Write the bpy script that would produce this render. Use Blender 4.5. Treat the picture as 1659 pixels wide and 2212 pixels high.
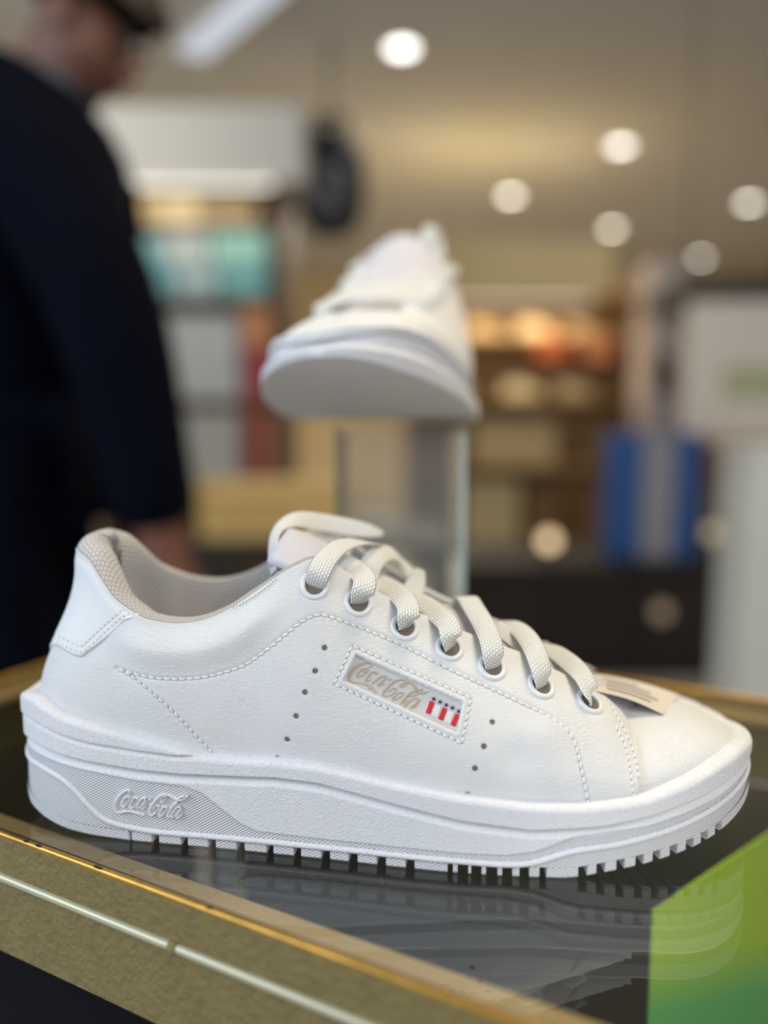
import bpy, bmesh, math, random
import numpy as np
from mathutils import Vector, Matrix
from mathutils.bvhtree import BVHTree

for o in list(bpy.data.objects):
    bpy.data.objects.remove(o)
scene = bpy.context.scene
COL = scene.collection
random.seed(7)
rng = np.random.default_rng(5)

# ------------------------------------------------------------------ camera, world, lights, exposure
ZG = 0.80                      # glass top of the display case
HC = 0.155                     # lens above the glass
PITCH = math.radians(6.4)
FPX = 1660.0
cam_d = bpy.data.cameras.new('camera')
cam = bpy.data.objects.new('camera', cam_d); COL.objects.link(cam)
cam.location = (0, 0, ZG + HC)
cam.rotation_euler = (math.radians(90) - PITCH, 0, 0)
cam_d.sensor_width = 36.0
cam_d.lens = 36.0 * FPX / 2212.0
cam_d.clip_start = 0.01
cam_d.dof.use_dof = True
cam_d.dof.focus_distance = 0.279
cam_d.dof.aperture_fstop = 2.0
scene.camera = cam

world = bpy.data.worlds.new('world'); scene.world = world; world.use_nodes = True
wb = world.node_tree.nodes['Background']
wb.inputs[0].default_value = (0.80, 0.88, 1.0, 1); wb.inputs[1].default_value = 0.46

def area(name, loc, target, size, power, col):
    d = bpy.data.lights.new(name, 'AREA'); d.shape = 'RECTANGLE'
    d.size, d.size_y = size; d.energy = power; d.color = col
    o = bpy.data.objects.new(name, d); COL.objects.link(o); o.location = loc
    o.rotation_euler = (Vector(target) - Vector(loc)).to_track_quat('-Z', 'Y').to_euler()
    return o
# daylight through the shop front behind and to the left of the camera, ceiling lighting overhead, added fill at the back
area('shopfront_daylight', (-2.4, -.5, 2.0), (0, 0.3, 0.85), (1.8, 1.3), 50, (0.66, 0.83, 1.0))
area('shopfront_daylight_right', (0.9, -1.25, 2.35), (0, 0.3, 0.80), (1.5, 1.0), 22, (1.0, 0.95, 0.88))
area('ceiling_panel_light', (0.45, 0.75, 2.6), (0.12, 0.35, 0.85), (0.6, 0.6), 21, (1.0, 0.82, 0.50))
area('back_of_shop_fill', (0.25, 5.6, 2.7), (0.4, 5.2, 0), (2.3, 2.4), 165, (1.0, 0.92, 0.76))  # fill added to brighten the back and the ceiling, no fixture there
area('left_bay_light', (-1.5, 2.4, 2.6), (-1.5, 3.6, 1.2), (1.0, 0.8), 17, (1.0, 0.96, 0.88))

scene.view_settings.view_transform = 'Standard'
scene.view_settings.look = 'None'
scene.view_settings.gamma = 1.0
scene.view_settings.use_curve_mapping = False
scene.view_settings.exposure = 0.0

CP, SP = math.cos(PITCH), math.sin(PITCH)
def ray(x, y):
    a = (x - 829.5) / FPX; b = (1106 - y) / FPX
    return Vector((a, CP + b * SP, -SP + b * CP))
CAM = Vector((0, 0, ZG + HC))
def at(x, y, Y):
    """point of the place seen at photo pixel (x, y), Y metres in front of the lens"""
    r = ray(x, y); return CAM + r * (Y / r.y)
def at_z(x, y, z):
    r = ray(x, y); return CAM + r * ((z - CAM.z) / r.z)

# ------------------------------------------------------------------ materials
def srgb(r, g, b):
    f = lambda c: (c / 255 / 12.92) if c / 255 <= 0.04045 else ((c / 255 + 0.055) / 1.055) ** 2.4
    return (f(r), f(g), f(b), 1)

class NT:
    def __init__(s, m): s.t = m.node_tree; s.n = s.t.nodes; s.l = s.t.links
    def add(s, typ, **kw):
        n = s.n.new(typ)
        for k, v in kw.items(): setattr(n, k, v)
        return n
    def link(s, a, b): s.l.new(a, b)
    def math(s, op, a, b=None, c=None):
        n = s.n.new('ShaderNodeMath'); n.operation = op
        for i, v in enumerate((a, b, c)):
            if v is None: continue
            if isinstance(v, (int, float)): n.inputs[i].default_value = v
            else: s.l.new(v, n.inputs[i])
        return n.outputs[0]

def mat(name, col, rough=0.5, metal=0.0, spec=0.5, noise=0.0, nscale=30.0, bump=0.0, bscale=200.0, emit=None, estr=0.0):
    m = bpy.data.materials.new(name); m.use_nodes = True
    t = NT(m); b = t.n['Principled BSDF']
    b.inputs['Base Color'].default_value = col
    b.inputs['Roughness'].default_value = rough
    b.inputs['Metallic'].default_value = metal
    b.inputs['Specular IOR Level'].default_value = spec
    tc = None
    if noise > 0 or bump > 0: tc = t.add('ShaderNodeTexCoord')
    if noise > 0:
        nz = t.add('ShaderNodeTexNoise'); nz.inputs['Scale'].default_value = nscale; nz.inputs['Detail'].default_value = 4
        t.link(tc.outputs['Object'], nz.inputs['Vector'])
        mx = t.add('ShaderNodeMix', data_type='RGBA', blend_type='MULTIPLY')
        mx.inputs[0].default_value = 1.0
        mx.inputs[6].default_value = col
        rp = t.add('ShaderNodeMapRange'); rp.inputs['From Min'].default_value = 0.3; rp.inputs['From Max'].default_value = 0.7
        rp.inputs['To Min'].default_value = 1 - noise; rp.inputs['To Max'].default_value = 1 + noise * 0.3
        t.link(nz.outputs['Fac'], rp.inputs['Value'])
        t.link(rp.outputs[0], mx.inputs[7]); t.link(mx.outputs[2], b.inputs['Base Color'])
    if bump > 0:
        nb = t.add('ShaderNodeTexNoise'); nb.inputs['Scale'].default_value = bscale; nb.inputs['Detail'].default_value = 3
        t.link(tc.outputs['Object'], nb.inputs['Vector'])
        bp = t.add('ShaderNodeBump'); bp.inputs['Strength'].default_value = 1.0; bp.inputs['Distance'].default_value = bump
        t.link(nb.outputs['Fac'], bp.inputs['Height']); t.link(bp.outputs[0], b.inputs['Normal'])
    if emit:
        b.inputs['Emission Color'].default_value = emit; b.inputs['Emission Strength'].default_value = estr
    return m

def leather(name, col, strength=1.0):
    m = bpy.data.materials.new(name); m.use_nodes = True
    t = NT(m); b = t.n['Principled BSDF']
    b.inputs['Base Color'].default_value = col; b.inputs['Roughness'].default_value = 0.55
    b.inputs['Specular IOR Level'].default_value = 0.3
    tc = t.add('ShaderNodeTexCoord')
    mp = t.add('ShaderNodeMapping'); mp.inputs['Scale'].default_value = (430, 520, 1250)
    mp.inputs['Rotation'].default_value = (0, 0.22, 0)
    t.link(tc.outputs['Object'], mp.inputs['Vector'])
    n1 = t.add('ShaderNodeTexNoise'); n1.inputs['Scale'].default_value = 1.0; n1.inputs['Detail'].default_value = 3; n1.inputs['Distortion'].default_value = 0.7
    t.link(mp.outputs[0], n1.inputs['Vector'])
    rid = t.math('ABSOLUTE', t.math('SUBTRACT', n1.outputs['Fac'], 0.5))
    rid = t.math('MINIMUM', t.math('MULTIPLY', rid, 7.0), 1.0)
    n2 = t.add('ShaderNodeTexNoise'); n2.inputs['Scale'].default_value = 1500; n2.inputs['Detail'].default_value = 2
    t.link(tc.outputs['Object'], n2.inputs['Vector'])
    n3 = t.add('ShaderNodeTexNoise'); n3.inputs['Scale'].default_value = 55; n3.inputs['Detail'].default_value = 1
    t.link(tc.outputs['Object'], n3.inputs['Vector'])
    amp = t.math('MULTIPLY', n3.outputs['Fac'], 1.3)
    h = t.math('ADD', t.math('MULTIPLY', rid, amp), t.math('MULTIPLY', n2.outputs['Fac'], 0.35))
    bp = t.add('ShaderNodeBump'); bp.inputs['Strength'].default_value = 0.62 * strength; bp.inputs['Distance'].default_value = 0.00022
    t.link(h, bp.inputs['Height']); t.link(bp.outputs[0], b.inputs['Normal'])
    return m

def sole_mat(name, col):
    """moulded foam: grain, or diagonal ribs / knurling where the attributes say the mould has them"""
    m = bpy.data.materials.new(name); m.use_nodes = True
    t = NT(m); b = t.n['Principled BSDF']
    b.inputs['Base Color'].default_value = col; b.inputs['Roughness'].default_value = 0.5
    b.inputs['Specular IOR Level'].default_value = 0.35
    uv = t.add('ShaderNodeUVMap'); uv.uv_map = 'UVMap'
    sx = t.add('ShaderNodeSeparateXYZ'); t.link(uv.outputs[0], sx.inputs[0])
    def stripe(ang, pitch):
        c, s = math.cos(ang), math.sin(ang)
        ph = t.math('ADD', t.math('MULTIPLY', sx.outputs[0], -s * 2 * math.pi / pitch), t.math('MULTIPLY', sx.outputs[1], c * 2 * math.pi / pitch))
        return t.math('SINE', ph)
    ribs = stripe(math.radians(31), 0.00088)
    ribs = t.math('MULTIPLY', ribs, 0.42)
    k = t.math('MULTIPLY', t.math('MAXIMUM', stripe(math.radians(27), 0.00092), stripe(math.radians(-27), 0.00092)), -0.36)
    tc = t.add('ShaderNodeTexCoord')
    nz = t.add('ShaderNodeTexNoise'); nz.inputs['Scale'].default_value = 1150; nz.inputs['Detail'].default_value = 1; nz.inputs['Distortion'].default_value = 0.4
    t.link(tc.outputs['Object'], nz.inputs['Vector'])
    g = t.math('MULTIPLY', t.math('MINIMUM', t.math('MULTIPLY', t.math('ABSOLUTE', t.math('SUBTRACT', nz.outputs['Fac'], 0.5)), 5.0), 1.0), 0.24)
    ar = t.add('ShaderNodeAttribute'); ar.attribute_name = 'rib'
    ak = t.add('ShaderNodeAttribute'); ak.attribute_name = 'knurl'
    rest = t.math('SUBTRACT', 1.0, t.math('ADD', ar.outputs['Fac'], ak.outputs['Fac']))
    h = t.math('ADD', t.math('ADD', t.math('MULTIPLY', ribs, ar.outputs['Fac']), t.math('MULTIPLY', k, ak.outputs['Fac'])), t.math('MULTIPLY', g, rest))
    bp = t.add('ShaderNodeBump'); bp.inputs['Strength'].default_value = 1.0; bp.inputs['Distance'].default_value = 0.00055
    t.link(h, bp.inputs['Height']); t.link(bp.outputs[0], b.inputs['Normal'])
    return m

def weave_mat(name, col, pu, pv_, dist=0.0004, rough=0.7):
    """braided or knitted yarn, coordinates in metres from the UV map"""
    m = bpy.data.materials.new(name); m.use_nodes = True
    t = NT(m); b = t.n['Principled BSDF']
    b.inputs['Base Color'].default_value = col; b.inputs['Roughness'].default_value = rough
    b.inputs['Sheen Weight'].default_value = 0.15
    uv = t.add('ShaderNodeUVMap'); uv.uv_map = 'UVMap'
    sx = t.add('ShaderNodeSeparateXYZ'); t.link(uv.outputs[0], sx.inputs[0])
    a = t.math('MULTIPLY', sx.outputs[0], math.pi / pu)
    c = t.math('MULTIPLY', sx.outputs[1], math.pi / pv_)
    row = t.math('MULTIPLY', t.math('FLOOR', t.math('DIVIDE', sx.outputs[1], pv_)), math.pi / 2)
    sa = t.math('ABSOLUTE', t.math('SINE', t.math('ADD', a, row)))
    sc = t.math('ABSOLUTE', t.math('SINE', c))
    h = t.math('MULTIPLY', t.math('POWER', sa, 0.6), t.math('POWER', sc, 0.6))
    bp = t.add('ShaderNodeBump'); bp.inputs['Strength'].default_value = 0.9; bp.inputs['Distance'].default_value = dist
    t.link(h, bp.inputs['Height']); t.link(bp.outputs[0], b.inputs['Normal'])
    return m

def glass_mat(name, tint, refl_ior=1.5, rough=0.0, haze=0.0, hazecol=(0.6, 0.6, 0.6, 1)):
    m = bpy.data.materials.new(name); m.use_nodes = True
    t = NT(m); t.n.remove(t.n['Principled BSDF'])
    out = t.n['Material Output']
    tr = t.add('ShaderNodeBsdfTransparent'); tr.inputs[0].default_value = tint
    gl = t.add('ShaderNodeBsdfGlossy'); gl.inputs['Roughness'].default_value = rough; gl.inputs[0].default_value = (1, 1, 1, 1)
    fr = t.add('ShaderNodeFresnel'); ge = t.add('ShaderNodeNewGeometry')
    # rays run straight through the pane, so both of its faces reflect as air-to-glass
    t.link(t.math('ADD', t.math('MULTIPLY', ge.outputs['Backfacing'], 1 / refl_ior - refl_ior), refl_ior), fr.inputs[0])
    mx = t.add('ShaderNodeMixShader'); t.link(fr.outputs[0], mx.inputs[0]); t.link(tr.outputs[0], mx.inputs[1]); t.link(gl.outputs[0], mx.inputs[2])
    sh = mx.outputs[0]
    if haze > 0:
        df = t.add('ShaderNodeBsdfDiffuse'); df.inputs[0].default_value = hazecol
        m2 = t.add('ShaderNodeMixShader'); m2.inputs[0].default_value = haze
        t.link(sh, m2.inputs[1]); t.link(df.outputs[0], m2.inputs[2]); sh = m2.outputs[0]
    t.link(sh, out.inputs[0])
    return m

WHITE_LEATHER = leather('white_leather', (0.78, 0.78, 0.785, 1))
SMOOTH_LEATHER = leather('smooth_white_leather', (0.82, 0.83, 0.84, 1), 0.25)
FOAM = sole_mat('white_moulded_foam', (0.84, 0.84, 0.875, 1))
LINING = weave_mat('grey_white_knit_lining', (0.82, 0.785, 0.77, 1), 0.0024, 0.0021, 0.0016)
LACE = weave_mat('white_braided_lace', (0.93, 0.92, 0.88, 1), 0.0015, 0.00110, 0.0006)
THREAD = mat('white_thread', (0.90, 0.90, 0.90, 1), 0.6)
HOLE = mat('taupe_hole', srgb(118, 108, 100), 0.9)
NEEDLE = mat('grey_needle_hole', srgb(150, 148, 152), 0.9)
EYELET = mat('white_enamel', (0.84, 0.86, 0.86, 1), 0.25)
SATIN = weave_mat('pale_satin_label', srgb(222, 220, 222), 0.0006, 0.0004, 0.00015, 0.4)
BEIGE_THREAD = mat('beige_embroidery', srgb(188, 174, 150), 0.5, bump=0.0001, bscale=2500)
RED_THREAD = mat('red_embroidery', srgb(206, 10, 40), 0.5, bump=0.0002, bscale=2500)
NAVY_THREAD = mat('navy_embroidery', srgb(28, 44, 88), 0.6)
WHITE_THREAD = mat('white_embroidery', srgb(226, 224, 226), 0.5, bump=0.0001, bscale=2500)
PAPER = mat('paper_tag', srgb(226, 218, 208), 0.7)
INK = mat('grey_ink', srgb(186, 176, 170), 0.8)

# ------------------------------------------------------------------ object helpers
def link(o, parent=None):
    COL.objects.link(o)
    if parent: o.parent = parent
    return o
def tag(o, label=None, cat=None, group=None, kind=None):
    if label: o['label'] = label
    if cat: o['category'] = cat
    if group: o['group'] = group
    if kind: o['kind'] = kind
    return o
def empty(name, loc=(0, 0, 0), rz=0.0):
    o = bpy.data.objects.new(name, None); o.empty_display_size = 0.05
    o.location = loc; o.rotation_euler = (0, 0, rz); COL.objects.link(o); return o
def mesh(name, V, F, m=None, parent=None, smooth=False, uv=None, attrs=None):
    me = bpy.data.meshes.new(name)
    V = np.asarray(V, dtype=np.float32).reshape(-1, 3)
    if isinstance(F, np.ndarray):
        n, k = F.shape
        me.vertices.add(len(V)); me.vertices.foreach_set('co', V.ravel())
        me.loops.add(n * k); me.loops.foreach_set('vertex_index', F.astype(np.int32).ravel())
        me.polygons.add(n); me.polygons.foreach_set('loop_start', np.arange(0, n * k, k, dtype=np.int32))
        me.update(calc_edges=True); me.validate()
    else:
        me.from_pydata([tuple(map(float, v)) for v in V], [], F); me.update()
    if smooth: me.polygons.foreach_set('use_smooth', np.ones(len(me.polygons), dtype=bool))
    if uv is not None:
        l = me.uv_layers.new(name='UVMap')
        idx = np.empty(len(me.loops), dtype=np.int32); me.loops.foreach_get('vertex_index', idx)
        l.data.foreach_set('uv', np.asarray(uv, dtype=np.float32)[idx].ravel())
    if attrs:
        for k, a in attrs.items():
            at_ = me.attributes.new(k, 'FLOAT', 'POINT'); at_.data.foreach_set('value', np.asarray(a, dtype=np.float32))
    if m: me.materials.append(m)
    o = bpy.data.objects.new(name, me); link(o, parent); return o
def grid_faces(nr, nc, closed=False, flip=False):
    r = np.arange(nr - 1)[:, None]; c = np.arange(nc if closed else nc - 1)[None, :]
    c2 = (c + 1) % nc
    F = np.stack(np.broadcast_arrays(r * nc + c, r * nc + c2, (r + 1) * nc + c2, (r + 1) * nc + c), -1).reshape(-1, 4)
    return F[:, ::-1].copy() if flip else F
def from_bm(name, bm, m, parent=None, smooth=False):
    me = bpy.data.meshes.new(name); bmesh.ops.recalc_face_normals(bm, faces=bm.faces[:]); bm.to_mesh(me); bm.free()
    if m: me.materials.append(m)
    if smooth:
        for p in me.polygons: p.use_smooth = True
    return link(bpy.data.objects.new(name, me), parent)
def bm_box(bm, lo, hi, bev=0.0, M=None):
    r = bmesh.ops.create_cube(bm, size=1.0); vs = r['verts']
    for v in vs:
        v.co = Vector((lo[i] + (v.co[i] + 0.5) * (hi[i] - lo[i]) for i in range(3)))
    if bev > 0:
        es = list({e for v in vs for e in v.link_edges})
        rb = bmesh.ops.bevel(bm, geom=es, offset=bev, segments=2, affect='EDGES', profile=0.5)
        vs = list({v for f in rb['faces'] for v in f.verts} | {v for v in vs if v.is_valid})
    if M is not None:
        for v in vs: v.co = M @ v.co
def box(name, lo, hi, m, parent=None, bev=0.0, M=None):
    bm = bmesh.new(); bm_box(bm, lo, hi, bev, M); return from_bm(name, bm, m, parent)
def crom(P, n):
    """Catmull-Rom through points (any dimension), n samples in all"""
    P = np.asarray(P, float); m = len(P)
    if m == 2: return P[0] + (P[1] - P[0]) * np.linspace(0, 1, n)[:, None]
    out = []
    for s in np.linspace(0, m - 1 - 1e-9, n):
        i = int(s); t = s - i
        p0, p1, p2, p3 = P[max(i - 1, 0)], P[i], P[i + 1], P[min(i + 2, m - 1)]
        out.append(.5 * ((2 * p1) + (-p0 + p2) * t + (2 * p0 - 5 * p1 + 4 * p2 - p3) * t * t + (-p0 + 3 * p1 - 3 * p2 + p3) * t ** 3))
    return np.array(out)
def tube(name, pts, r, m, parent=None, sides=10, taper=None):
    P = np.asarray(pts, float); n = len(P); V = []
    up0 = np.array([0.13, 0.21, 0.97])
    for i in range(n):
        t = P[min(i + 1, n - 1)] - P[max(i - 1, 0)]; t /= np.linalg.norm(t) + 1e-12
        a = np.cross(t, up0); a /= np.linalg.norm(a) + 1e-12; b = np.cross(a, t)
        rr = r if taper is None else r * taper[i]
        for k in range(sides):
            q = 2 * math.pi * k / sides; V.append(P[i] + rr * (math.cos(q) * a + math.sin(q) * b))
    F = [tuple(int(x) for x in f) for f in grid_faces(n, sides, True)]
    F += [tuple(range(sides))[::-1], tuple((n - 1) * sides + k for k in range(sides))]
    return mesh(name, V, F, m, parent, True)
def interp(x, tab):
    t = np.asarray(tab, float); return np.interp(x, t[:, 0], t[:, 1])

# ------------------------------------------------------------------ the shop: structure
def struct(name, lo, hi, m):
    return tag(box(name, lo, hi, m), kind='structure')
CEIL = 2.75
struct('floor', (-4.2, -2.6, -.1), (4.6, 9.6, 0), mat('dark_floor', srgb(186, 180, 170), .5, noise=.2, nscale=2))
struct('ceiling', (-4.2, -2.6, CEIL), (4.6, 9.6, CEIL + .1), mat('warm_grey_ceiling', srgb(206, 204, 202), .9))
struct('wall_back', (-4.2, 9.5, 0), (4.6, 9.6, CEIL), mat('brown_wall', srgb(228, 204, 158), .9))
struct('wall_left', (-4.2, -.2, 0), (-4.1, 9.5, CEIL), mat('cream_wall', srgb(205, 196, 176), .9))
struct('wall_right', (4.5, -.2, 0), (4.6, 9.5, CEIL), mat('beige_wall', srgb(190, 172, 148), .9))

# ------------------------------------------------------------------ display case
GOLD_RIM = mat('worn_gold_rim', srgb(196, 150, 70), 0.32, metal=0.75, noise=0.35, nscale=60)
GOLD_PAINT = mat('hammered_gold_paint', srgb(136, 119, 74), 0.5, metal=0.12, noise=0.15, nscale=90, bump=0.0019, bscale=310)
BEAD = mat('pale_gold_bead', srgb(196, 192, 164), 0.4, metal=0.35)
SEAL = mat('black_seal', srgb(30, 28, 26), 0.6, bump=0.0003, bscale=500)
FLANGE = mat('bronze_flange', srgb(196, 158, 104), 0.5, metal=0.0, noise=0.1)
CASE_DARK = mat('dark_grey_case_lining', srgb(98, 88, 74), 0.12, noise=0.15, nscale=20)
CHIP = mat('black_chip', srgb(40, 28, 20), 0.8)
GLASS = glass_mat('table_glass', (0.90, 0.93, 0.92, 1), 1.62)
# frame axes: e along the near edge (to the right), f away from the camera
ang = math.radians(117.4)
E_ = Vector((math.sin(ang), math.cos(ang), 0)); F_ = Vector((-E_.y, E_.x, 0))
C0 = Vector((-0.1457, 0.2759, ZG)) - E_ * 0.165
LX, LY = 1.05, 0.295
MC = Matrix(((E_.x, F_.x, 0, C0.x), (E_.y, F_.y, 0, C0.y), (0, 0, 1, ZG), (0, 0, 0, 1)))
CASE = empty('display_case', C0); CASE.rotation_euler = (0, 0, math.atan2(E_.y, E_.x))
tag(CASE, 'glass-topped display case with worn gold metal frame under the front sneaker', 'display case')
def cbox(name, lo, hi, m, bev=0.0, parent=CASE): return box(name, lo, hi, m, parent, bev)
FH = .0475
gl = cbox('glass_top', (.004, .0035, -.005), (LX - .004, LY - .0035, 0), GLASS)
def rail(name, a, b, length_axis, inner):
    """gold angle: outer face with a bead, flange under the glass, worn bright rim"""
    r = cbox(name, *a, GOLD_PAINT, .0004); return r
front = cbox('front_rail', (0, 0, -FH), (LX, .0025, .0006), GOLD_PAINT, .0003)
rear = cbox('rear_rail', (0, LY - .0025, -FH), (LX, LY, .0006), GOLD_PAINT, .0003)
left = cbox('left_rail', (0, .0025, -FH), (.0025, LY - .0025, .0006), GOLD_PAINT, .0003)
right = cbox('right_rail', (LX - .0025, .0025, -FH), (LX, LY - .0025, .0006), GOLD_PAINT, .0003)
for rl, lo, hi in ((front, (0, .0025, -.0085), (LX, .0185, -.0055)), (rear, (0, LY - .0185, -.0085), (LX, LY - .0025, -.0055)),
                   (left, (.0025, .0185, -.0085), (.0185, LY - .0185, -.0055)), (right, (LX - .0185, .0185, -.0085), (LX - .0025, LY - .0185, -.0055))):
    cbox('flange', lo, hi, FLANGE, 0, rl)
for rl, p0, p1 in ((front, (0, .0012, .0005), (LX, .0012, .0005)), (rear, (0, LY - .0012, .0005), (LX, LY - .0012, .0005)), (left, (.0012, 0, .0005), (.0012, LY, .0005)), (right, (LX - .0012, 0, .0005), (LX - .0012, LY, .0005))):
    tube('bright_rim', np.linspace(p0, p1, 40), .0014, GOLD_RIM, rl, 10)
for rl, p0, p1 in ((front, (0, -.0004, -.0158), (LX, -.0004, -.0158)), (left, (-.0004, 0, -.0158), (-.0004, LY, -.0158)), (rear, (0, LY + .0004, -.0158), (LX, LY + .0004, -.0158))):
    tube('bead', np.linspace(p0, p1, 30), .0016, BEAD, rl, 10)
cbox('seal_strip', (.0025, .0024, -.0004), (LX - .0025, .0042, .0003), SEAL, 0, front)
bj = (Vector((-0.069, 0.2363, 0)) - C0).dot(E_)
tube('bead_joint', [(bj - .0016, -.0004, -.0158), (bj, -.0004, -.0158), (bj + .0016, -.0004, -.0158)], .0025, GOLD_PAINT, front, 12, [.8, 1, .8])
for (x, y) in ((52, 1826), (78, 1836), (205, 1882), (212, 1884), (448, 1972)):
    p = at_z(x, y, ZG + .0006); s = (p - C0).dot(E_)
    bm = bmesh.new(); bmesh.ops.create_icosphere(bm, subdivisions=1, radius=.0011)
    for vv_ in bm.verts: vv_.co = Vector((vv_.co.x * random.uniform(1.0, 2.0) + s, vv_.co.y * .7 + .0006, vv_.co.z * .35 + .0018))
    from_bm('paint_chip', bm, CHIP, front)
# body of the case below the frame
cbox('case_floor', (.02, .02, -.30), (LX - .02, LY - .02, -.29), CASE_DARK)
cbox('case_back', (.02, LY - .012, -.30), (LX - .02, LY - .006, -FH), CASE_DARK)
cbox('case_side', (.006, .012, -.30), (.012, LY - .012, -FH), CASE_DARK)
cbox('case_side', (LX - .012, .012, -.30), (LX - .006, LY - .012, -FH), CASE_DARK)
cbox('front_pane', (.012, .007, -.30), (LX - .012, .0085, -FH - .001), mat('dark_case_front', srgb(10, 12, 20), 0.7, spec=.1))
for (a, b) in ((.02, .02), (LX - .05, .02), (.02, LY - .05), (LX - .05, LY - .05)):
    cbox('leg', (a, b, -ZG), (a + .03, b + .03, -.30), GOLD_PAINT, .001)
# pale post inside
p = at(490, 1850, .335); lp = MC.inverted() @ p
cbox('inner_post', (lp.x - .006, lp.y, -.29), (lp.x + .006, lp.y + .006, -.0055), mat('pale_post', srgb(190, 182, 165), 0.4), .0005)

# green leaflet standing inside the case
m = bpy.data.materials.new('green_leaflet_print'); m.use_nodes = True; t = NT(m); b = t.n['Principled BSDF']; b.inputs['Roughness'].default_value = .5
uvn = t.add('ShaderNodeUVMap'); uvn.uv_map = 'UVMap'; sx = t.add('ShaderNodeSeparateXYZ'); t.link(uvn.outputs[0], sx.inputs[0])
rp = t.add('ShaderNodeValToRGB'); f_ = t.math('ADD', t.math('MULTIPLY', sx.outputs[0], .30), sx.outputs[1])
t.link(f_, rp.inputs[0]); rp.color_ramp.elements[0].position = .70; rp.color_ramp.elements[0].color = srgb(120, 214, 124)
rp.color_ramp.elements[1].position = .88; rp.color_ramp.elements[1].color = srgb(206, 240, 70); t.link(rp.outputs[0], b.inputs['Base Color'])
pa = at(1410, 1965, .300); pb0 = at_z(1659, 1800, pa.z); dirg = (pb0 - pa).normalized(); pb = pa + dirg * .13
nrmg = Vector((dirg.y, -dirg.x, 0)) * .0006
V = []; UV = []
for s_ in (1, -1):
    for j, z in enumerate((-.16, 0)):
        for i, pp in enumerate((pa, pb)): V.append(Vector((pp.x, pp.y, pp.z + z)) + nrmg * s_ + nrmg.normalized() * (z * -.0)); UV.append((i, j))
LF = mesh('leaflet', V, [(0, 1, 3, 2), (4, 6, 7, 5), (0, 4, 5, 1), (2, 3, 7, 6), (0, 2, 6, 4), (1, 5, 7, 3)], m, None, False, UV)
tag(LF, 'lime and dark green leaflet standing inside the glass case, lower right', 'leaflet')

# light bar added out of sight under the near flange to brighten the leaflet
ls = cbox('added_light_bar', (.36, .006, -.0155), (.80, .016, -.0090), mat('added_bar_white', srgb(200, 200, 195), .5), .001)
d = bpy.data.lights.new('leaflet_fill_beam', 'AREA'); d.shape = 'RECTANGLE'; d.size = .42; d.size_y = .006; d.energy = .16; d.color = (1, .97, .9)
o = bpy.data.objects.new('leaflet_fill_beam', d); COL.objects.link(o); o.parent = CASE; o.location = (.58, .0175, -.0135); o.rotation_euler = (math.radians(68), 0, 0)

# ------------------------------------------------------------------ sneakers
# plan outline of the sole (length u from the heel, width v towards the outer side), metres
OUT = [(-.0032,0),(-.0003,.014),(.0085,.0258),(.026,.0345),(.055,.0388),(.09,.0428),(.13,.0482),(.17,.0538),(.205,.0555),(.23,.0538),(.252,.0475),(.2695,.0368),(.2825,.022),(.2895,.006),(.291,-.010),
       (.2865,-.026),(.276,-.039),(.257,-.048),(.235,-.0515),(.21,-.0500),(.17,-.0430),(.13,-.0375),(.09,-.036),(.055,-.0365),(.026,-.0340),(.0085,-.0252),(-.0003,-.014)]
NLAT = 14
def closed_spline(P, n):
    P = np.asarray(P, float); m = len(P); out = []
    for i in range(m):
        p0, p1, p2, p3 = P[i - 1], P[i], P[(i + 1) % m], P[(i + 2) % m]
        for t in np.linspace(0, 1, n, endpoint=False):
            out.append(.5 * ((2 * p1) + (-p0 + p2) * t + (2 * p0 - 5 * p1 + 4 * p2 - p3) * t * t + (-p0 + 3 * p1 - 3 * p2 + p3) * t ** 3))
    return np.array(out)
_ol = closed_spline(OUT, 30)
_nx = np.roll(_ol, -1, 0) - np.roll(_ol, 1, 0); _nx /= np.linalg.norm(_nx, axis=1)[:, None]
_nrm = np.stack([-_nx[:, 1], _nx[:, 0]], 1)
if ((_ol - _ol.mean(0)) * _nrm).sum() < 0: _nrm = -_nrm
def _half(idx):
    P = _ol[idx]; a = np.r_[0, np.cumsum(np.linalg.norm(np.diff(P, axis=0), axis=1))]
    return dict(s=a / a[-1], L=a[-1], P=P, N=_nrm[idx])
_tip = NLAT * 30
LAT = _half(np.arange(0, _tip + 1)); MED = _half(np.r_[np.arange(len(_ol), _tip - 1, -1) % len(_ol)])
def outline(sig):
    """sig in -1..1: 0 heel back, +1 toe tip along the outer side, -1 along the inner side"""
    s = np.abs(sig); res = []
    for key, j in (('P', 0), ('P', 1), ('N', 0), ('N', 1)):
        res.append(np.where(sig >= 0, np.interp(s, LAT['s'], LAT[key][:, j]), np.interp(s, MED['s'], MED[key][:, j])))
    arc = np.where(sig >= 0, s * LAT['L'], -s * MED['L'])
    return res[0], res[1], res[2], res[3], arc
def sig_of_u(u, side=1):
    H_ = LAT if side > 0 else MED
    return side * np.interp(u, H_['P'][:, 0], H_['s'])

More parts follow.
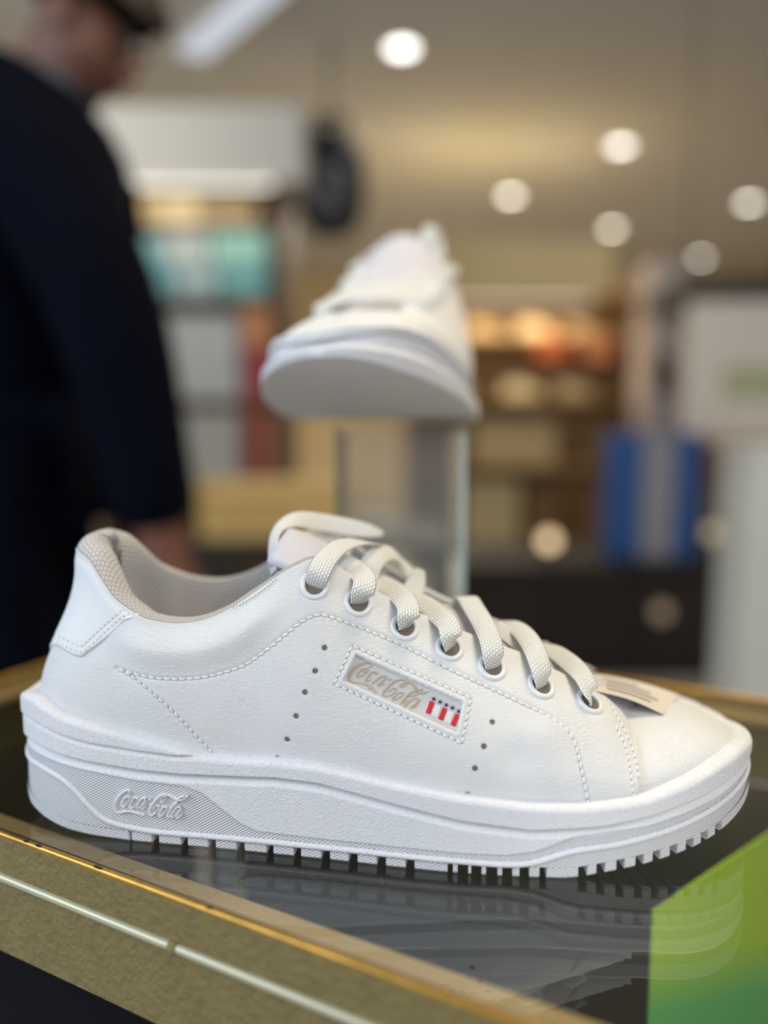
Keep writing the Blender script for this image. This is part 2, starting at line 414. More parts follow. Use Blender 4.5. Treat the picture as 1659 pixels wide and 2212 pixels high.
TOP = [(-.0058,.0440),(-.0030,.0470),(.001,.0500),(.006,.0518),(.0115,.0520),(.0169,.0501),(.025,.0473),(.0371,.0448),(.055,.0412),(.0665,.0391),(.0715,.0380),(.0755,.0366),(.0785,.0357),(.0932,.0355),(.1063,.0360),(.1233,.0352),(.1486,.0313),(.1731,.0283),(.1957,.0263),(.2131,.0263),(.2358,.0283),(.2536,.0328),(.2658,.0360),(.2769,.0374),(.2825,.0368),(.2895,.0345),(.291,.0335)]
TOP2 = [(-.0058,.0385),(.0,.0415),(.007,.0430),(.0169,.0415),(.025,.0395),(.0359,.0376),(.055,.0359),(.0689,.0351),(.0785,.0354)]
GRV = [(-.0058,.0315),(.0064,.0332),(.0161,.0322),(.024,.0309),(.0359,.0295),(.0537,.0278),(.0718,.0273),(.0964,.0282),(.1063,.0288),(.1233,.028),(.1486,.0232),(.1731,.0189),(.1971,.0168),(.2203,.0185),(.2368,.0211),(.2544,.0248),(.2748,.0285),(.291,.031)]
RIB = [(-.0058,.0305),(.0053,.0296),(.0161,.0285),(.0359,.0262),(.0537,.024),(.0718,.0234),(.0792,.0211),(.0853,.0164),(.0932,.0108),(.0996,.0083),(.1233,.0078),(.157,.0078),(.1731,.0076),(.1884,.0079),(.1984,.0097),(.205,.0125),(.2109,.0152),(.2203,.0165),(.2368,.0183),(.2544,.0215),(.2748,.025),(.291,.0275)]
PIP = [(-.0058,.0252),(.0038,.0249),(.0108,.0246),(.0177,.0236),(.026,.0207),(.0313,.0154),(.0371,.0094),(.042,.0066),(.0537,.0051),(.0591,.0047),(.1063,.0047),(.1317,.0047),(.157,.0047),(.1731,.0047),(.1884,.0044),(.1971,.0051),(.2024,.0072),(.2109,.0103),(.2281,.0126),(.2451,.0156),(.2645,.0196),(.2748,.0218),(.291,.0245)]
BOT = [(-.0058,.0110),(.0013,.0085),(.0043,.006),(.0145,.0033),(.0231,.0018),(.0347,.0007),(.0497,0),(.2085,0),(.2131,.0004),(.2203,.0017),(.229,.0031),(.2368,.0042),(.246,.0057),(.2552,.0071),(.2632,.0086),(.2702,.0102),(.2802,.0125),(.291,.0165)]
LUGS = [(-.0050,.0497),(.051,.0604),(.0618,.0718),(.0730,.0823),(.0838,.0932),(.0948,.1046),(.1057,.1148),(.1160,.125),(.1267,.135),(.1367,.1452),(.1469,.1554),(.157,.1684),(.1694,.1731),(.1747,.1778),(.1793,.1829),(.1848,.1884),(.1899,.1943),(.1957,.2011),(.2024,.2131),(.2142,.2193),(.2203,.2262),(.2271,.2329),(.2339,.2391),(.2400,.2455),(.2464,.2517),(.2528,.2579),(.2589,.2641),(.2652,.2902)]
# opening of the upper: (outline u it hangs above, u, v, w): heel, collar, eyestay, throat
OPEN = [(-.0058,.0200,0,.1062),(-.003,.0212,.0065,.1060),(.003,.0245,.0118,.1048),(.012,.0305,.0165,.1022),(.021,.0363,.0206,.0962),(.030,.0427,.0243,.0897),(.040,.05,.027,.0856),(.050,.0568,.029,.083),(.063,.0676,.030,.0817),(.076,.0782,.0305,.0832),(.088,.0885,.0295,.0875),(.099,.0986,.0275,.0941),(.108,.1071,.026,.100),(.115,.1139,.0245,.1036),(.120,.119,.0235,.1051),(.127,.1258,.0225,.1034),(.139,.138,.022,.0951),(.156,.1555,.0215,.0854),(.175,.175,.021,.077),(.190,.1905,.0205,.0711),(.1985,.1992,.020,.0675),(.2085,.2102,.0195,.0617),(.222,.2261,.0185,.0532),(.2265,.2303,.0175,.0505),(.231,.2347,.017,.0461),(.2345,.2364,.0165,.0440),(.252,.2372,.011,.0440),(.274,.2378,.005,.0446),(.291,.238,-.002,.0448)]
BZ = [  # outline u, P1 up, P1 out, P2 out, P2 down
    (-.006,.020,-.001,-.004,.022),(.03,.018,.0015,.001,.017),(.06,.016,.0035,.005,.014),(.12,.025,.005,.007,.014),(.175,.020,.0045,.010,.006),(.22,.012,.0035,.012,.002),(.235,.010,.003,.013,.001),(.26,.0075,.002,.018,-.0005),(.291,.006,.001,.024,-.001)]
_bz = np.array(BZ)
def opening(sig):
    s = np.abs(sig); side = np.sign(sig) + (sig == 0)
    a = np.array(OPEN); ks = np.array([np.interp(r[0], LAT['P'][:, 0], LAT['s']) for r in OPEN])
    kd = crom(np.c_[ks, a[:, 1:]], 1200); kd = kd[np.argsort(kd[:, 0], kind='stable')]
    u = np.interp(s, kd[:, 0], kd[:, 1]); v = np.interp(s, kd[:, 0], kd[:, 2]); w = np.interp(s, kd[:, 0], kd[:, 3])
    med = np.clip((-sig) / 0.12, 0, 1)
    v = np.where(side < 0, -v - .004 * np.clip((s - .93) / .07, 0, 1), v)
    w = w + .0045 * med * np.clip((.60 - s) / .2, 0, 1)
    return u, v, w
def upper(sig, t):
    """point (u, v, w) of the upper; t 0 at the sole, 1 at the opening"""
    sig, t = np.broadcast_arrays(np.asarray(sig, float), np.asarray(t, float))
    u0, v0, nu, nv, _ = outline(sig)
    ins_ = .0046 + .0025 * np.clip((.02 - u0) / .02, 0, 1)
    B = np.stack([u0 - nu * ins_, v0 - nv * ins_, topf(u0, v0) - .0022 - .0010 * np.clip((u0 - .25) / .03, 0, 1)], -1)
    tu, tv, tw = opening(sig); T = np.stack([tu, tv, tw], -1)
    c = [np.interp(u0, _bz[:, 0], _bz[:, k]) for k in range(1, 5)]
    n3 = np.stack([nu, nv, np.zeros_like(nu)], -1); z3 = np.array([0, 0, 1.0])
    P1 = B + z3 * c[0][..., None] + n3 * c[1][..., None]
    P2 = T - z3 * c[3][..., None] + n3 * c[2][..., None]
    t_ = t[..., None]; q = 1 - t_
    return B * q ** 3 + 3 * P1 * q * q * t_ + 3 * P2 * q * t_ * t_ + T * t_ ** 3
def loc(P, mir=1):
    P = np.array(P, float); P[..., 1] *= -mir; return P
def grid_normals(G):
    du = np.gradient(G, axis=1); dv = np.gradient(G, axis=0)
    n = np.cross(du, dv); n /= np.linalg.norm(n, axis=-1, keepdims=True) + 1e-15
    return n

def topf(u, v):
    """height of the sole's rim; a little lower on the inner side of the toe"""
    return interp(u, TOP) - .0045 * np.clip((u - .19) / .05, 0, 1) * np.clip(-v / .03, 0, 1)
def sole_mesh(name, root, nl, nm, nr, mir=1, spring=0.0, stripes=False):
    sig = np.r_[np.linspace(-1, 0, nm, endpoint=False), np.linspace(0, 1, nl, endpoint=False)]
    u, v, nu, nv, arc = outline(sig)
    up = spring * np.clip((u - .19) / .10, 0, 1) ** 1.6
    top2, grv, rib, pip, bot = [interp(u, k) for k in (TOP2, GRV, RIB, PIP, BOT)]; top = topf(u, v)
    wb = bot + .0040
    f = np.linspace(0, 1, nr)[:, None]
    w = wb + (top - wb) * f
    sg = lambda x, k=.00028: 1 / (1 + np.exp(-np.clip(x / k, -40, 40)))
    d = np.zeros_like(w)
    if not stripes:
        xg = grv + .0007 - w
        d += .0008 * sg(-xg, .00012)
        heel = np.clip((.079 - u) / .006, 0, 1)
        d += heel * .0006 * sg(w - top2)
        xh = top2 + .0003 - w
        d += -heel * .0013 * np.clip(1 - np.clip(xh, 0, 1) / .0020, 0, 1) * sg(xh, .00012)
        d += -.0024 * np.clip(1 - np.clip(xg, 0, 1) / .0034, 0, 1) * sg(xg, .00012)
        inrib = sg(w - pip, .0001) * sg(rib - w, .0001)
        d += -.0006 * inrib
        d += -.0003 * sg(pip - w)
        knurl = sg(pip - w, .0001)
    else:
        for k in (.50, .66, .82):
            d += -.0042 * np.exp(-((f - k) * (top - wb) / .0015) ** 2)
        d += -.0045 * np.clip(f - .3, 0, 1)
        inrib = np.zeros_like(w); knurl = (f < .36) * np.ones_like(w)
    edge_ = (np.abs(sig) < .994); inrib = inrib * edge_; knurl = knurl * edge_
    r = .0024
    tt = np.clip((w - (top - r)) / r, 0, 1)
    d += -r * (1 - np.sqrt(np.clip(1 - tt ** 2, 0, 1)))
    tb = np.clip(((wb + .0012) - w) / .0012, 0, 1)
    P = np.stack([u + nu * d, v + nv * d, w + up], -1)
    uvs = np.stack([np.broadcast_to(arc, w.shape), w], -1)
    ledge = []
    for ins, dz in ((.0035, .0), (.0060, -.0008), (.0100, -.003)):
        ins += .0032 * stripes
        ledge.append(np.stack([u - nu * ins, v - nv * ins, top + dz + up], -1))
    under = []
    for k in (1.0, .5, .985):
        if k == .985: break
    for ins in (.98, .55, .0):
        under.append(np.stack([u, v * ins - .002 * (1 - ins) * (ins > 0), wb + up], -1))
    rows = [under[2], under[1], under[0]] + [P[i] for i in range(nr)] + ledge
    G = np.stack(rows, 0); R, C = G.shape[:2]
    z = np.zeros((3, C)); one = np.zeros((3, C))
    A1 = np.concatenate([z, inrib, z]); A2 = np.concatenate([one, knurl, z])
    UV = np.concatenate([np.repeat(uvs[:1], 3, 0), uvs, np.repeat(uvs[-1:], 3, 0)])
    F = grid_faces(R, C, True, flip=(mir > 0))
    return mesh(name, loc(G, mir), F, FOAM, root, True, UV.reshape(-1, 2), {'rib': A1.ravel(), 'knurl': A2.ravel()})

def lug(root, u0, u1, side, depth=.014, big=False):
    n = 24 if big else 6
    if big and u0 < .1: sig = np.linspace(0 if side > 0 else 0, sig_of_u(u1, side), n)
    elif big: sig = np.linspace(sig_of_u(u0, side), side, n)
    else: sig = np.linspace(sig_of_u(u0, side), sig_of_u(u1, side), n)
    u, v, nu, nv, arc = outline(sig)
    bot = interp(u, BOT); topw = np.minimum(interp(u, PIP) + .0002, bot + .0046)
    out_ = -.0004; rows = []; uvr = []
    for ins, w in ((-.0, topw), (-.0001, bot + .0008), (.0006, bot), (depth * .6, bot), (depth, bot), (depth, topw)):
        rows.append(np.stack([u - nu * (ins - out_ * -1), v - nv * (ins + .0004), w], -1)); uvr.append(np.stack([arc, w], -1))
    G = np.stack(rows, 0); R, C = G.shape[:2]
    F = [tuple(int(x) for x in f) for f in grid_faces(R, C, flip=(side < 0))]
    F += [tuple(r * C for r in range(R)), tuple(r * C + C - 1 for r in range(R))[::-1]]
    kn = np.zeros((R, C)); kn[:2] = 1
    o = mesh('tread_lug', loc(G), F, FOAM, root, False, np.stack(uvr, 0).reshape(-1, 2), {'rib': np.zeros(R * C), 'knurl': kn.ravel()})
    bm = bmesh.new(); bm.from_mesh(o.data); bmesh.ops.recalc_face_normals(bm, faces=bm.faces[:]); bm.to_mesh(o.data); bm.free()
    return o

def sweep(name, P, side_dirs, up_dirs, prof, m, parent, uvscale=True, closed_prof=True):
    """sweep a profile [(a, b)] along P using per-point side and up directions"""
    P = np.asarray(P, float); n = len(P); k = len(prof)
    V = []; L = np.r_[0, np.cumsum(np.linalg.norm(np.diff(P, axis=0), axis=1))]; UV = []
    pl = np.r_[0, np.cumsum(np.linalg.norm(np.diff(np.asarray(prof), axis=0), axis=1))]
    for i in range(n):
        pr = prof if not callable(prof) else prof(i / (n - 1))
        for j, (a, b) in enumerate(pr):
            V.append(P[i] + side_dirs[i] * a + up_dirs[i] * b); UV.append((L[i], pl[j]))
    F = [tuple(int(x) for x in f) for f in grid_faces(n, k, closed_prof)]
    if closed_prof: F += [tuple(range(k))[::-1], tuple((n - 1) * k + j for j in range(k))]
    return mesh(name, V, F, m, parent, True, UV)

def lining_mesh(root, mir=1, ns=120):
    smax = float(sig_of_u(.127)); sig = np.linspace(-smax, smax, ns)
    u, v, w = opening(sig); T = np.stack([u, v, w], -1)
    tg = np.gradient(T, axis=0); tg /= np.linalg.norm(tg, axis=1)[:, None]
    inn = np.stack([-tg[:, 1], tg[:, 0]], 1)
    cen = np.array([.075, 0]); sgn = np.sign(((cen - T[:, :2]) * inn).sum(1)); inn = inn * sgn[:, None]
    inn /= np.linalg.norm(inn, axis=1)[:, None]
    I = np.c_[inn, np.zeros(ns)]; Z = np.array([0, 0, 1.0])
    s = np.abs(sig) / smax
    th = np.interp(s, [0, .12, .3, .5, .8, 1], [1.25, 1.2, .85, .62, .55, .35])[:, None]
    up = np.interp(s, [0, .15, .35, .6, 1], [1.0, .85, .35, .25, .15])[:, None]
    rows = []
    for a, b in ((-.0004, -.0008), (-.0002, .0012), (.0012, .0036), (.0036, .0056), (.0066, .0060), (.0096, .0040), (.0112, .0000), (.0112, -.008), (.0098, -.020)):
        bz = b * (up if b > 0 else 1.0)
        rows.append(T + I * a * th + Z * bz)
    fl = T + I * .008 * th; fl[:, 2] = np.minimum(T[:, 2] - .03, .048); rows.append(fl)
    P = np.stack(rows, 0)
    # refine across
    P2 = np.stack([crom(P[:, i], 34) for i in range(ns)], 1)
    L1 = np.r_[0, np.cumsum(np.linalg.norm(np.diff(T, axis=0), axis=1))]
    L2 = np.r_[0, np.cumsum(np.linalg.norm(np.diff(P2[:, ns // 2], axis=0), axis=1))]
    UV = np.stack(np.meshgrid(L1, L2), -1)
    return mesh('collar_lining', loc(P2, mir), grid_faces(34, ns, flip=(mir < 0)), LINING, root, True, UV.reshape(-1, 2))

def insole_mesh(root, mir=1):
    sig = np.linspace(-.86, .86, 80); u, v, nu, nv, _ = outline(sig)
    R = [np.stack([u - nu * .009 * 1, (v - nv * .009) * k, .047 - .012 * np.clip((u - .06) / .1, 0, 1) - .010 * np.clip((u - .16) / .06, 0, 1)], -1) for k in (1, .5, .02)]
    return mesh('insole', loc(np.stack(R, 0), mir), grid_faces(3, 80), LINING, root, True, np.stack(R, 0)[..., :2].reshape(-1, 2))

def tongue_mesh(root, mir=1, lift=0.0, rise=0.0, wide=1.0):
    us = np.linspace(.243, .104, 36); vs = np.linspace(-1, 1, 21)
    tab = [(.104,.1095),(.112,.1070),(.125,.1000),(.138,.0930),(.1555,.0828),(.175,.0742),(.1905,.0682),(.2102,.0590),(.2261,.0505),(.236,.0450),(.243,.0430)]
    ww = interp(us, tab); hw = np.interp(us, [.104, .115, .16, .22, .243], [.015, .020, .023, .020, .015]) * wide
    G = np.stack([np.stack([np.full(21, a) - .004 * vs ** 2 * (a < .125), h * vs - .001, w - .009 * vs ** 2 + lift + rise * min(max((.16 - a) / .056, 0), 1)], -1) for a, h, w in zip(us, hw, ww)], 0)
    o = mesh('tongue', loc(G, mir), grid_faces(36, 21, flip=(mir < 0)), TONGUE, root, True, G[..., :2].reshape(-1, 2))
    md = o.modifiers.new('pad', 'SOLIDIFY'); md.thickness = .0045; md.offset = -1
    return o
TONGUE = mat('soft_white_tongue', (0.62, 0.60, 0.66, 1), 0.75, bump=0.00015, bscale=900)

# ---------------------------------------------------------------- the sneaker in front
TH = math.radians(2.5)
SNEAK = empty('sneaker', (-0.14378, 0.31296, ZG), -TH)
tag(SNEAK, 'large white leather sneaker in the foreground seen from the side, with embroidered script label', 'shoe', 'white sneakers on display')
MS = Matrix.Translation(SNEAK.location) @ Matrix.Rotation(-TH, 4, 'Z')
MSI = MS.inverted()
def px_of(L):
    """photo pixels of local points (n,3)"""
    L = np.asarray(L, float); M = np.array(MS); Wd = L @ M[:3, :3].T + M[:3, 3] - np.array(CAM)
    d = Wd[..., 1] * CP - Wd[..., 2] * SP; q = Wd[..., 1] * SP + Wd[..., 2] * CP
    return 829.5 + FPX * Wd[..., 0] / d, 1106 - FPX * q / d
def pv(x, y, v):
    """local point of the sneaker seen at pixel (x, y) at width v"""
    o = MSI @ CAM; r = MSI.to_3x3() @ ray(x, y)
    return np.array(o + r * ((-v - o.y) / r.y))

sole_mesh('midsole', SNEAK, 760, 260, 120)
for i, (a, b) in enumerate(LUGS):
    # the blocks as measured take in one flank each: pull the faces back to the true gaps
    if a > .168 and b < .2015: a, b = a + .0009, b - .0012
    elif b < .165 and i: b -= .0017
    elif a > .21: a += .0021
    for side in (1, -1):
        lug(SNEAK, a, b, side, big=(i in (0, len(LUGS) - 1)))
# raised line moulded round the sole
sg_ = np.r_[np.linspace(-1, 0, 120, endpoint=False), np.linspace(0, 1, 260)]
u, v, nu, nv, arc = outline(sg_); pw = interp(u, PIP)
pw = np.convolve(np.pad(pw, 3, 'edge'), np.ones(7) / 7, 'valid')
Pp = loc(np.stack([u, v, pw], -1)); Np = loc(np.stack([nu, nv, 0 * nu], -1))
tgp = np.gradient(Pp, axis=0); tgp /= np.linalg.norm(tgp, axis=1)[:, None]
sd = np.cross(tgp, Np); sd /= np.linalg.norm(sd, axis=1)[:, None]
sweep('sole_piping', Pp, sd, Np, [(-.0013, -.0006), (-.0009, .0002), (-.0003, .0006), (.0003, .0006), (.0009, .0002), (.0013, -.0006)], FOAM, SNEAK)

# upper: quarter panel (dense on the outer side) over the toe vamp
S_SEAM = float(sig_of_u(.2345)); S_SEAM_M = float(sig_of_u(.2345, -1))
def smooth01(x): x = np.clip(x, 0, 1); return x * x * (3 - 2 * x)
def poly_dist(x, y, P):
    """distance of points to a polyline, pixels"""
    d = np.full(x.shape, 1e9)
    for (x0, y0), (x1, y1) in zip(P[:-1], P[1:]):
        dx, dy = x1 - x0, y1 - y0; t = np.clip(((x - x0) * dx + (y - y0) * dy) / (dx * dx + dy * dy), 0, 1)
        d = np.minimum(d, np.hypot(x - x0 - t * dx, y - y0 - t * dy))
    return d
def in_poly(x, y, P):
    c = np.zeros(x.shape, bool); n = len(P)
    for i in range(n):
        (x0, y0), (x1, y1) = P[i], P[(i + 1) % n]
        if y0 == y1: continue
        c ^= ((y0 > y) != (y1 > y)) & (x < (x1 - x0) * (y - y0) / (y1 - y0) + x0)
    return c
# stitched lines of the outer quarter as traced from the photograph
SEAM_A = [(255,1444),(285,1454),(330,1464),(390,1467),(450,1461),(520,1441),(560,1416),(600,1385),(640,1352),(668,1334),(692,1328),(720,1335),(800,1365),(880,1400),(960,1441),(1040,1478),(1130,1521),(1185,1548),(1222,1573),(1243,1608),(1254,1655),(1264,1700),(1272,1742)]
SEAM_B = [(255,1444),(290,1464),(330,1497),(370,1533),(400,1563),(428,1594),(446,1612),(459,1628)]
SEAM_C = [(1311,1509),(1325,1530),(1334,1550),(1344,1567),(1362,1606),(1375,1650),(1381,1690),(1385,1722)]
SEAM_D = [(1328,1565),(1346,1600),(1358,1640),(1364,1680),(1370,1726)]
WIN = [(769,1416),(999,1518),(986,1583),(743,1470)]
def offset_poly(P, d):
    P = np.asarray(P, float); c = P.mean(0); n = len(P); out = []
    for i in range(n):
        a, b, e = P[i - 1], P[i], P[(i + 1) % n]
        n1 = np.array([(b - a)[1], -(b - a)[0]]); n1 /= np.linalg.norm(n1); n2 = np.array([(e - b)[1], -(e - b)[0]]); n2 /= np.linalg.norm(n2)
        if n1 @ (b - c) < 0: n1, n2 = -n1, -n2
        h = n1 + n2; out.append(tuple(b + h * d / (1 + n1 @ n2)))
    return out
WIN_ST = offset_poly(WIN, 16); WIN_ST = WIN_ST + WIN_ST[:1]
PERF = [(701,1399),(681,1449),(659,1495),(640,1546),(621,1596),(600,1636),(1063,1560),(1045,1612),(1026,1659),(1010,1714)]
EYE = [(680,1264),(775,1301),(875,1354),(972,1398),(1064,1440),(1170,1480),(1275,1515)]

sigq = np.r_[np.linspace(S_SEAM_M, -.02, 150, endpoint=False), np.linspace(-.02, .06, 60, endpoint=False), np.linspace(.06, S_SEAM, 640)]
tq = np.linspace(0, 1, 210)
SG, TT = np.meshgrid(sigq, tq)
GU = loc(upper(SG, TT)); NU = grid_normals(GU)
if (NU[100, 500] @ np.array([0, -1, .1])) < 0: NU = -NU
X, Y = px_of(GU); latm = SG > .03
disp = np.full(SG.shape, .0010)
# padded collar swells above the long seam, and the seam pulls in
ya = np.interp(X, [p[0] for p in SEAM_A[:11]], [p[1] for p in SEAM_A[:11]])
dA = poly_dist(X, Y, SEAM_A); dB = poly_dist(X, Y, SEAM_B)
pad = latm * (Y < ya) * smooth01(dA / 60) * smooth01((X - 200) / 130) * smooth01((655 - X) / 130) * smooth01((1 - TT) / .28 + .05)
disp += .0026 * pad
for dd, k in ((dA, .0005), (dB, .0004)): disp -= latm * k * np.exp(-(dd / 5.0) ** 2)
disp -= latm * .0002 * np.exp(-(poly_dist(X, Y, SEAM_C) / 4) ** 2) + latm * .0002 * np.exp(-(poly_dist(X, Y, SEAM_D) / 4) ** 2)
for (ex, ey) in EYE: disp -= latm * .0005 * np.exp(-(((X - ex) ** 2 + (Y - ey) ** 2) / 34 ** 2) ** 2)
for (ex, ey) in PERF: disp -= latm * .0006 * np.exp(-((X - ex) ** 2 + (Y - ey) ** 2) / 4.5 ** 2)
# soft creases of worn-in leather towards the toe
disp += latm * .0010 * (np.exp(-(((X - 1165) / 60) ** 2 + ((Y - 1590) / 40) ** 2)) - .8 * np.exp(-(((X - 1110) / 40) ** 2 + ((Y - 1640) / 45) ** 2)))
dW = poly_dist(X, Y, WIN + WIN[:1]); inw = in_poly(X, Y, WIN) & latm
disp += latm * ~inw * .0003 * np.exp(-((dW - 5) / 5.0) ** 2)
disp = np.where(inw, disp - .0025 * smooth01(dW / 3.0 + .35), disp)
disp -= latm * .0003 * np.exp(-(poly_dist(X, Y, WIN_ST) / 3.5) ** 2)
GQ = GU + NU * disp[..., None]
quarter = mesh('quarter_panel', GQ, grid_faces(len(tq), len(sigq)), WHITE_LEATHER, SNEAK, True)
md = quarter.modifiers.new('thickness', 'SOLIDIFY'); md.thickness = .0016; md.offset = -1
# normals must look outward for the offset direction
bmq = quarter.data
if bmq.polygons[100 * (len(sigq) - 1) + 500].normal.dot(Vector((0, -1, .1))) < 0:
    bmq.flip_normals()
sv = np.r_[np.linspace(S_SEAM - .03, 1, 130, endpoint=False), np.linspace(-1, S_SEAM_M + .03, 110)]
SV, TV = np.meshgrid(sv, np.linspace(0, 1, 90))
GV = loc(upper(SV, TV)); NV = grid_normals(GV)
if NV[60, 110][2] < 0: NV = -NV
hid = np.minimum(smooth01((S_SEAM + .012 - SV) / .03) * (SV > 0) + smooth01((SV - S_SEAM_M + .012) / .03) * (SV < 0), 1)
GV = GV - NV * (.0004 + .0012 * hid)[..., None]
vamp = mesh('toe_vamp', GV, grid_faces(90, len(sv)), WHITE_LEATHER, SNEAK, True)
if vamp.data.polygons[60 * (len(sv) - 1) + 110].normal.z < 0: vamp.data.flip_normals()
md = vamp.modifiers.new('thickness', 'SOLIDIFY'); md.thickness = .0012; md.offset = -1
lining_mesh(SNEAK); insole_mesh(SNEAK); tongue_mesh(SNEAK)

# surface lookups: where a traced point lies on the leather
def bvh_of(G):
    R, C = G.shape[:2]; F = grid_faces(R, C)
    return BVHTree.FromPolygons([Vector(p) for p in G.reshape(-1, 3)], [tuple(int(i) for i in f) for f in F])
st = 3; GB = GU[::st, ::st] + NU[::st, ::st] * .0010
BQ = bvh_of(GB); NB = NU[::st, ::st]; SB = SG[::st, ::st]; TB = TT[::st, ::st]
BV = bvh_of(GV[::2, ::2]); 
_org = MSI @ CAM; _rot = MSI.to_3x3()
def hit(x, y, tree=None, lift=0.0):
    r = (_rot @ ray(x, y)).normalized()
    p, n, i, d = (tree or BQ).ray_cast(_org, r)
    if p is None: return None
    if n.dot(r) > 0: n = -n
    if tree is None:
        c = GB.shape[1] - 1; a, b = divmod(i, c)
        quad = np.array([GB[a, b], GB[a, b + 1], GB[a + 1, b + 1], GB[a + 1, b]]); w8 = 1 / (np.linalg.norm(quad - np.array(p), axis=1) + 1e-6)
        nn = (np.array([NB[a, b], NB[a, b + 1], NB[a + 1, b + 1], NB[a + 1, b]]) * w8[:, None]).sum(0); n = Vector(nn).normalized()
    return np.array(p) + np.array(n) * lift, np.array(n)
def resample(P, step):
    P = crom(P, 400); L = np.r_[0, np.cumsum(np.linalg.norm(np.diff(P, axis=0), axis=1))]
    n = max(2, int(round(L[-1] / step))); s = np.linspace(0, L[-1], n + 1)
    return np.stack([np.interp(s, L, P[:, 0]), np.interp(s, L, P[:, 1])], 1)
def capsule(a, b, nrm, r, V, F):
    ax = b - a; L = np.linalg.norm(ax); ax = ax / L; sd_ = np.cross(ax, nrm); sd_ /= np.linalg.norm(sd_); k0 = len(V)
    for f, rr, h in ((0, .25, -.5), (.15, .8, .1), (.5, 1.0, .45), (.85, .8, .1), (1, .25, -.5)):
        for k in range(6):
            q = 2 * math.pi * k / 6
            V.append(a + ax * L * f + sd_ * (r * rr * math.cos(q)) + nrm * (r * .8 * rr * math.sin(q) + h * r))
    for i in range(4):
        for k in range(6): F.append((k0 + i * 6 + k, k0 + i * 6 + (k + 1) % 6, k0 + i * 6 + 6 + (k + 1) % 6, k0 + i * 6 + 6 + k))
def stitches(P, step=16.5, r=.00042, tree=None, tilt=1.2, straight=False, name='stitching', lift=.0):
    if straight:
        pts = [];
        for a, b in zip(P[:-1], P[1:]):
            q = np.linspace(0, 1, max(2, int(round(math.dist(a, b) / step)) + 1)); pts += [np.array(a) + (np.array(b) - np.array(a)) * k for k in q[:-1]]
        pts.append(np.array(P[-1])); R = np.array(pts)
    else: R = resample(P, step)
    V, F, V2, F2 = [], [], [], []
    for a, b in zip(R[:-1], R[1:]):
        d = b - a; d = d / (np.linalg.norm(d) + 1e-9); nn = np.array([-d[1], d[0]])
        h0 = hit(*(a + d * 1.5 - nn * tilt), tree, lift); h1 = hit(*(b - d * 1.5 + nn * tilt), tree, lift)
        hh = hit(*(b + nn * .6), tree, .00006 + lift)
        if h0 is None or h1 is None: continue
        capsule(h0[0], h1[0], h0[1], r, V, F)
        if hh is not None:
            c, n = hh; t1 = np.cross(n, [1, .2, .1]); t1 /= np.linalg.norm(t1); t2 = np.cross(n, t1); k0 = len(V2)
            for k in range(7): V2.append(c + (t1 * math.cos(k * .898) + t2 * math.sin(k * .898)) * .00027)
            F2.append(tuple(k0 + k for k in range(7)))
    o = mesh(name, V, F, THREAD, SNEAK, True); o['kind'] = 'stuff'
    h = mesh('needle_holes', V2, F2, NEEDLE, o); h['kind'] = 'stuff'
    return o
stitches(SEAM_A); stitches(SEAM_B, 15)
stitches(SEAM_C, 14, .00042); stitches(SEAM_D, 14, .00042)
stitches(WIN_ST, 16, .00038, straight=True, tilt=1.6)
stitches([(596,1252),(560,1281),(525,1303),(488,1320),(440,1340)][::-1], 8, .00026, lift=.0006)

# heel tab: overlay round the top of the heel
TAB_PX = [(112,1393),(124,1396),(146,1408),(164,1416),(178,1418),(192,1411),(215,1390),(245,1362),(272,1340),(292,1330)]
def param_of(x, y):
    r = (_rot @ ray(x, y)).normalized(); p, n, i, d = BQ.ray_cast(_org, r)
    if p is None: return None
    a, b = divmod(i, GB.shape[1] - 1); return SB[a, b], TB[a, b]
tp = [param_of(*p) for p in TAB_PX]; tp = [p for p in tp if p]
ts = np.array([p[0] for p in tp]); tt_ = np.array([p[1] for p in tp]); o_ = np.argsort(ts); ts, tt_ = ts[o_], tt_[o_]
t_c = float(tt_[0]) - .10
s_end = float(ts[-1]) + .006
sgt = np.linspace(-s_end, s_end, 180)
tlo = np.interp(np.abs(sgt), np.r_[0, ts[0] * .55, ts, s_end], np.r_[t_c, tt_[0] - .03, tt_, 1.0])
fr = np.linspace(0, 1, 50)[:, None]
TL = tlo + (1 - tlo) * fr
GT = loc(upper(np.broadcast_to(sgt, TL.shape), TL))
NT_ = loc(np.zeros((1, 3)))
gn = grid_normals(loc(upper(np.broadcast_to(sgt, TL.shape), np.broadcast_to(.3 + .6 * fr, TL.shape))))
if (gn[25, 90] @ np.array([-1, 0, 0])) < 0: gn = -gn
edge = np.clip(fr / .035, 0, 1)
GTo = GT + gn * ((.0013 + .0008 * np.sqrt(edge * (2 - edge))) * (1 - .75 * np.clip((TL - .90) / .10, 0, 1) ** 2))[..., None] - np.array([0, 0, .0]) 
for bandpx, dep in ((9, .0003), (20, .0003)):
    XT, YT = px_of(GTo); dT = poly_dist(XT, YT, TAB_PX); GTo = GTo - gn * (dep * np.exp(-((dT - bandpx) / 3.0) ** 2))[..., None]
tab = mesh('heel_tab', GTo, grid_faces(50, 180), SMOOTH_LEATHER, SNEAK, True)
if tab.data.polygons[25 * 179 + 90].normal.x > 0: tab.data.flip_normals()
md = tab.modifiers.new('thickness', 'SOLIDIFY'); md.thickness = .0012; md.offset = -1
BT = bvh_of(GTo[::2, ::2])
def off_line(P, d):
    P = np.asarray(P, float); t = np.gradient(P, axis=0); t /= np.linalg.norm(t, axis=1)[:, None]
    return [tuple(p) for p in P + np.stack([t[:, 1], -t[:, 0]], 1) * d]
stitches(off_line(TAB_PX, 9), 11, .00030, BT); stitches(off_line(TAB_PX, 21)[:-1], 11, .00030, BT)

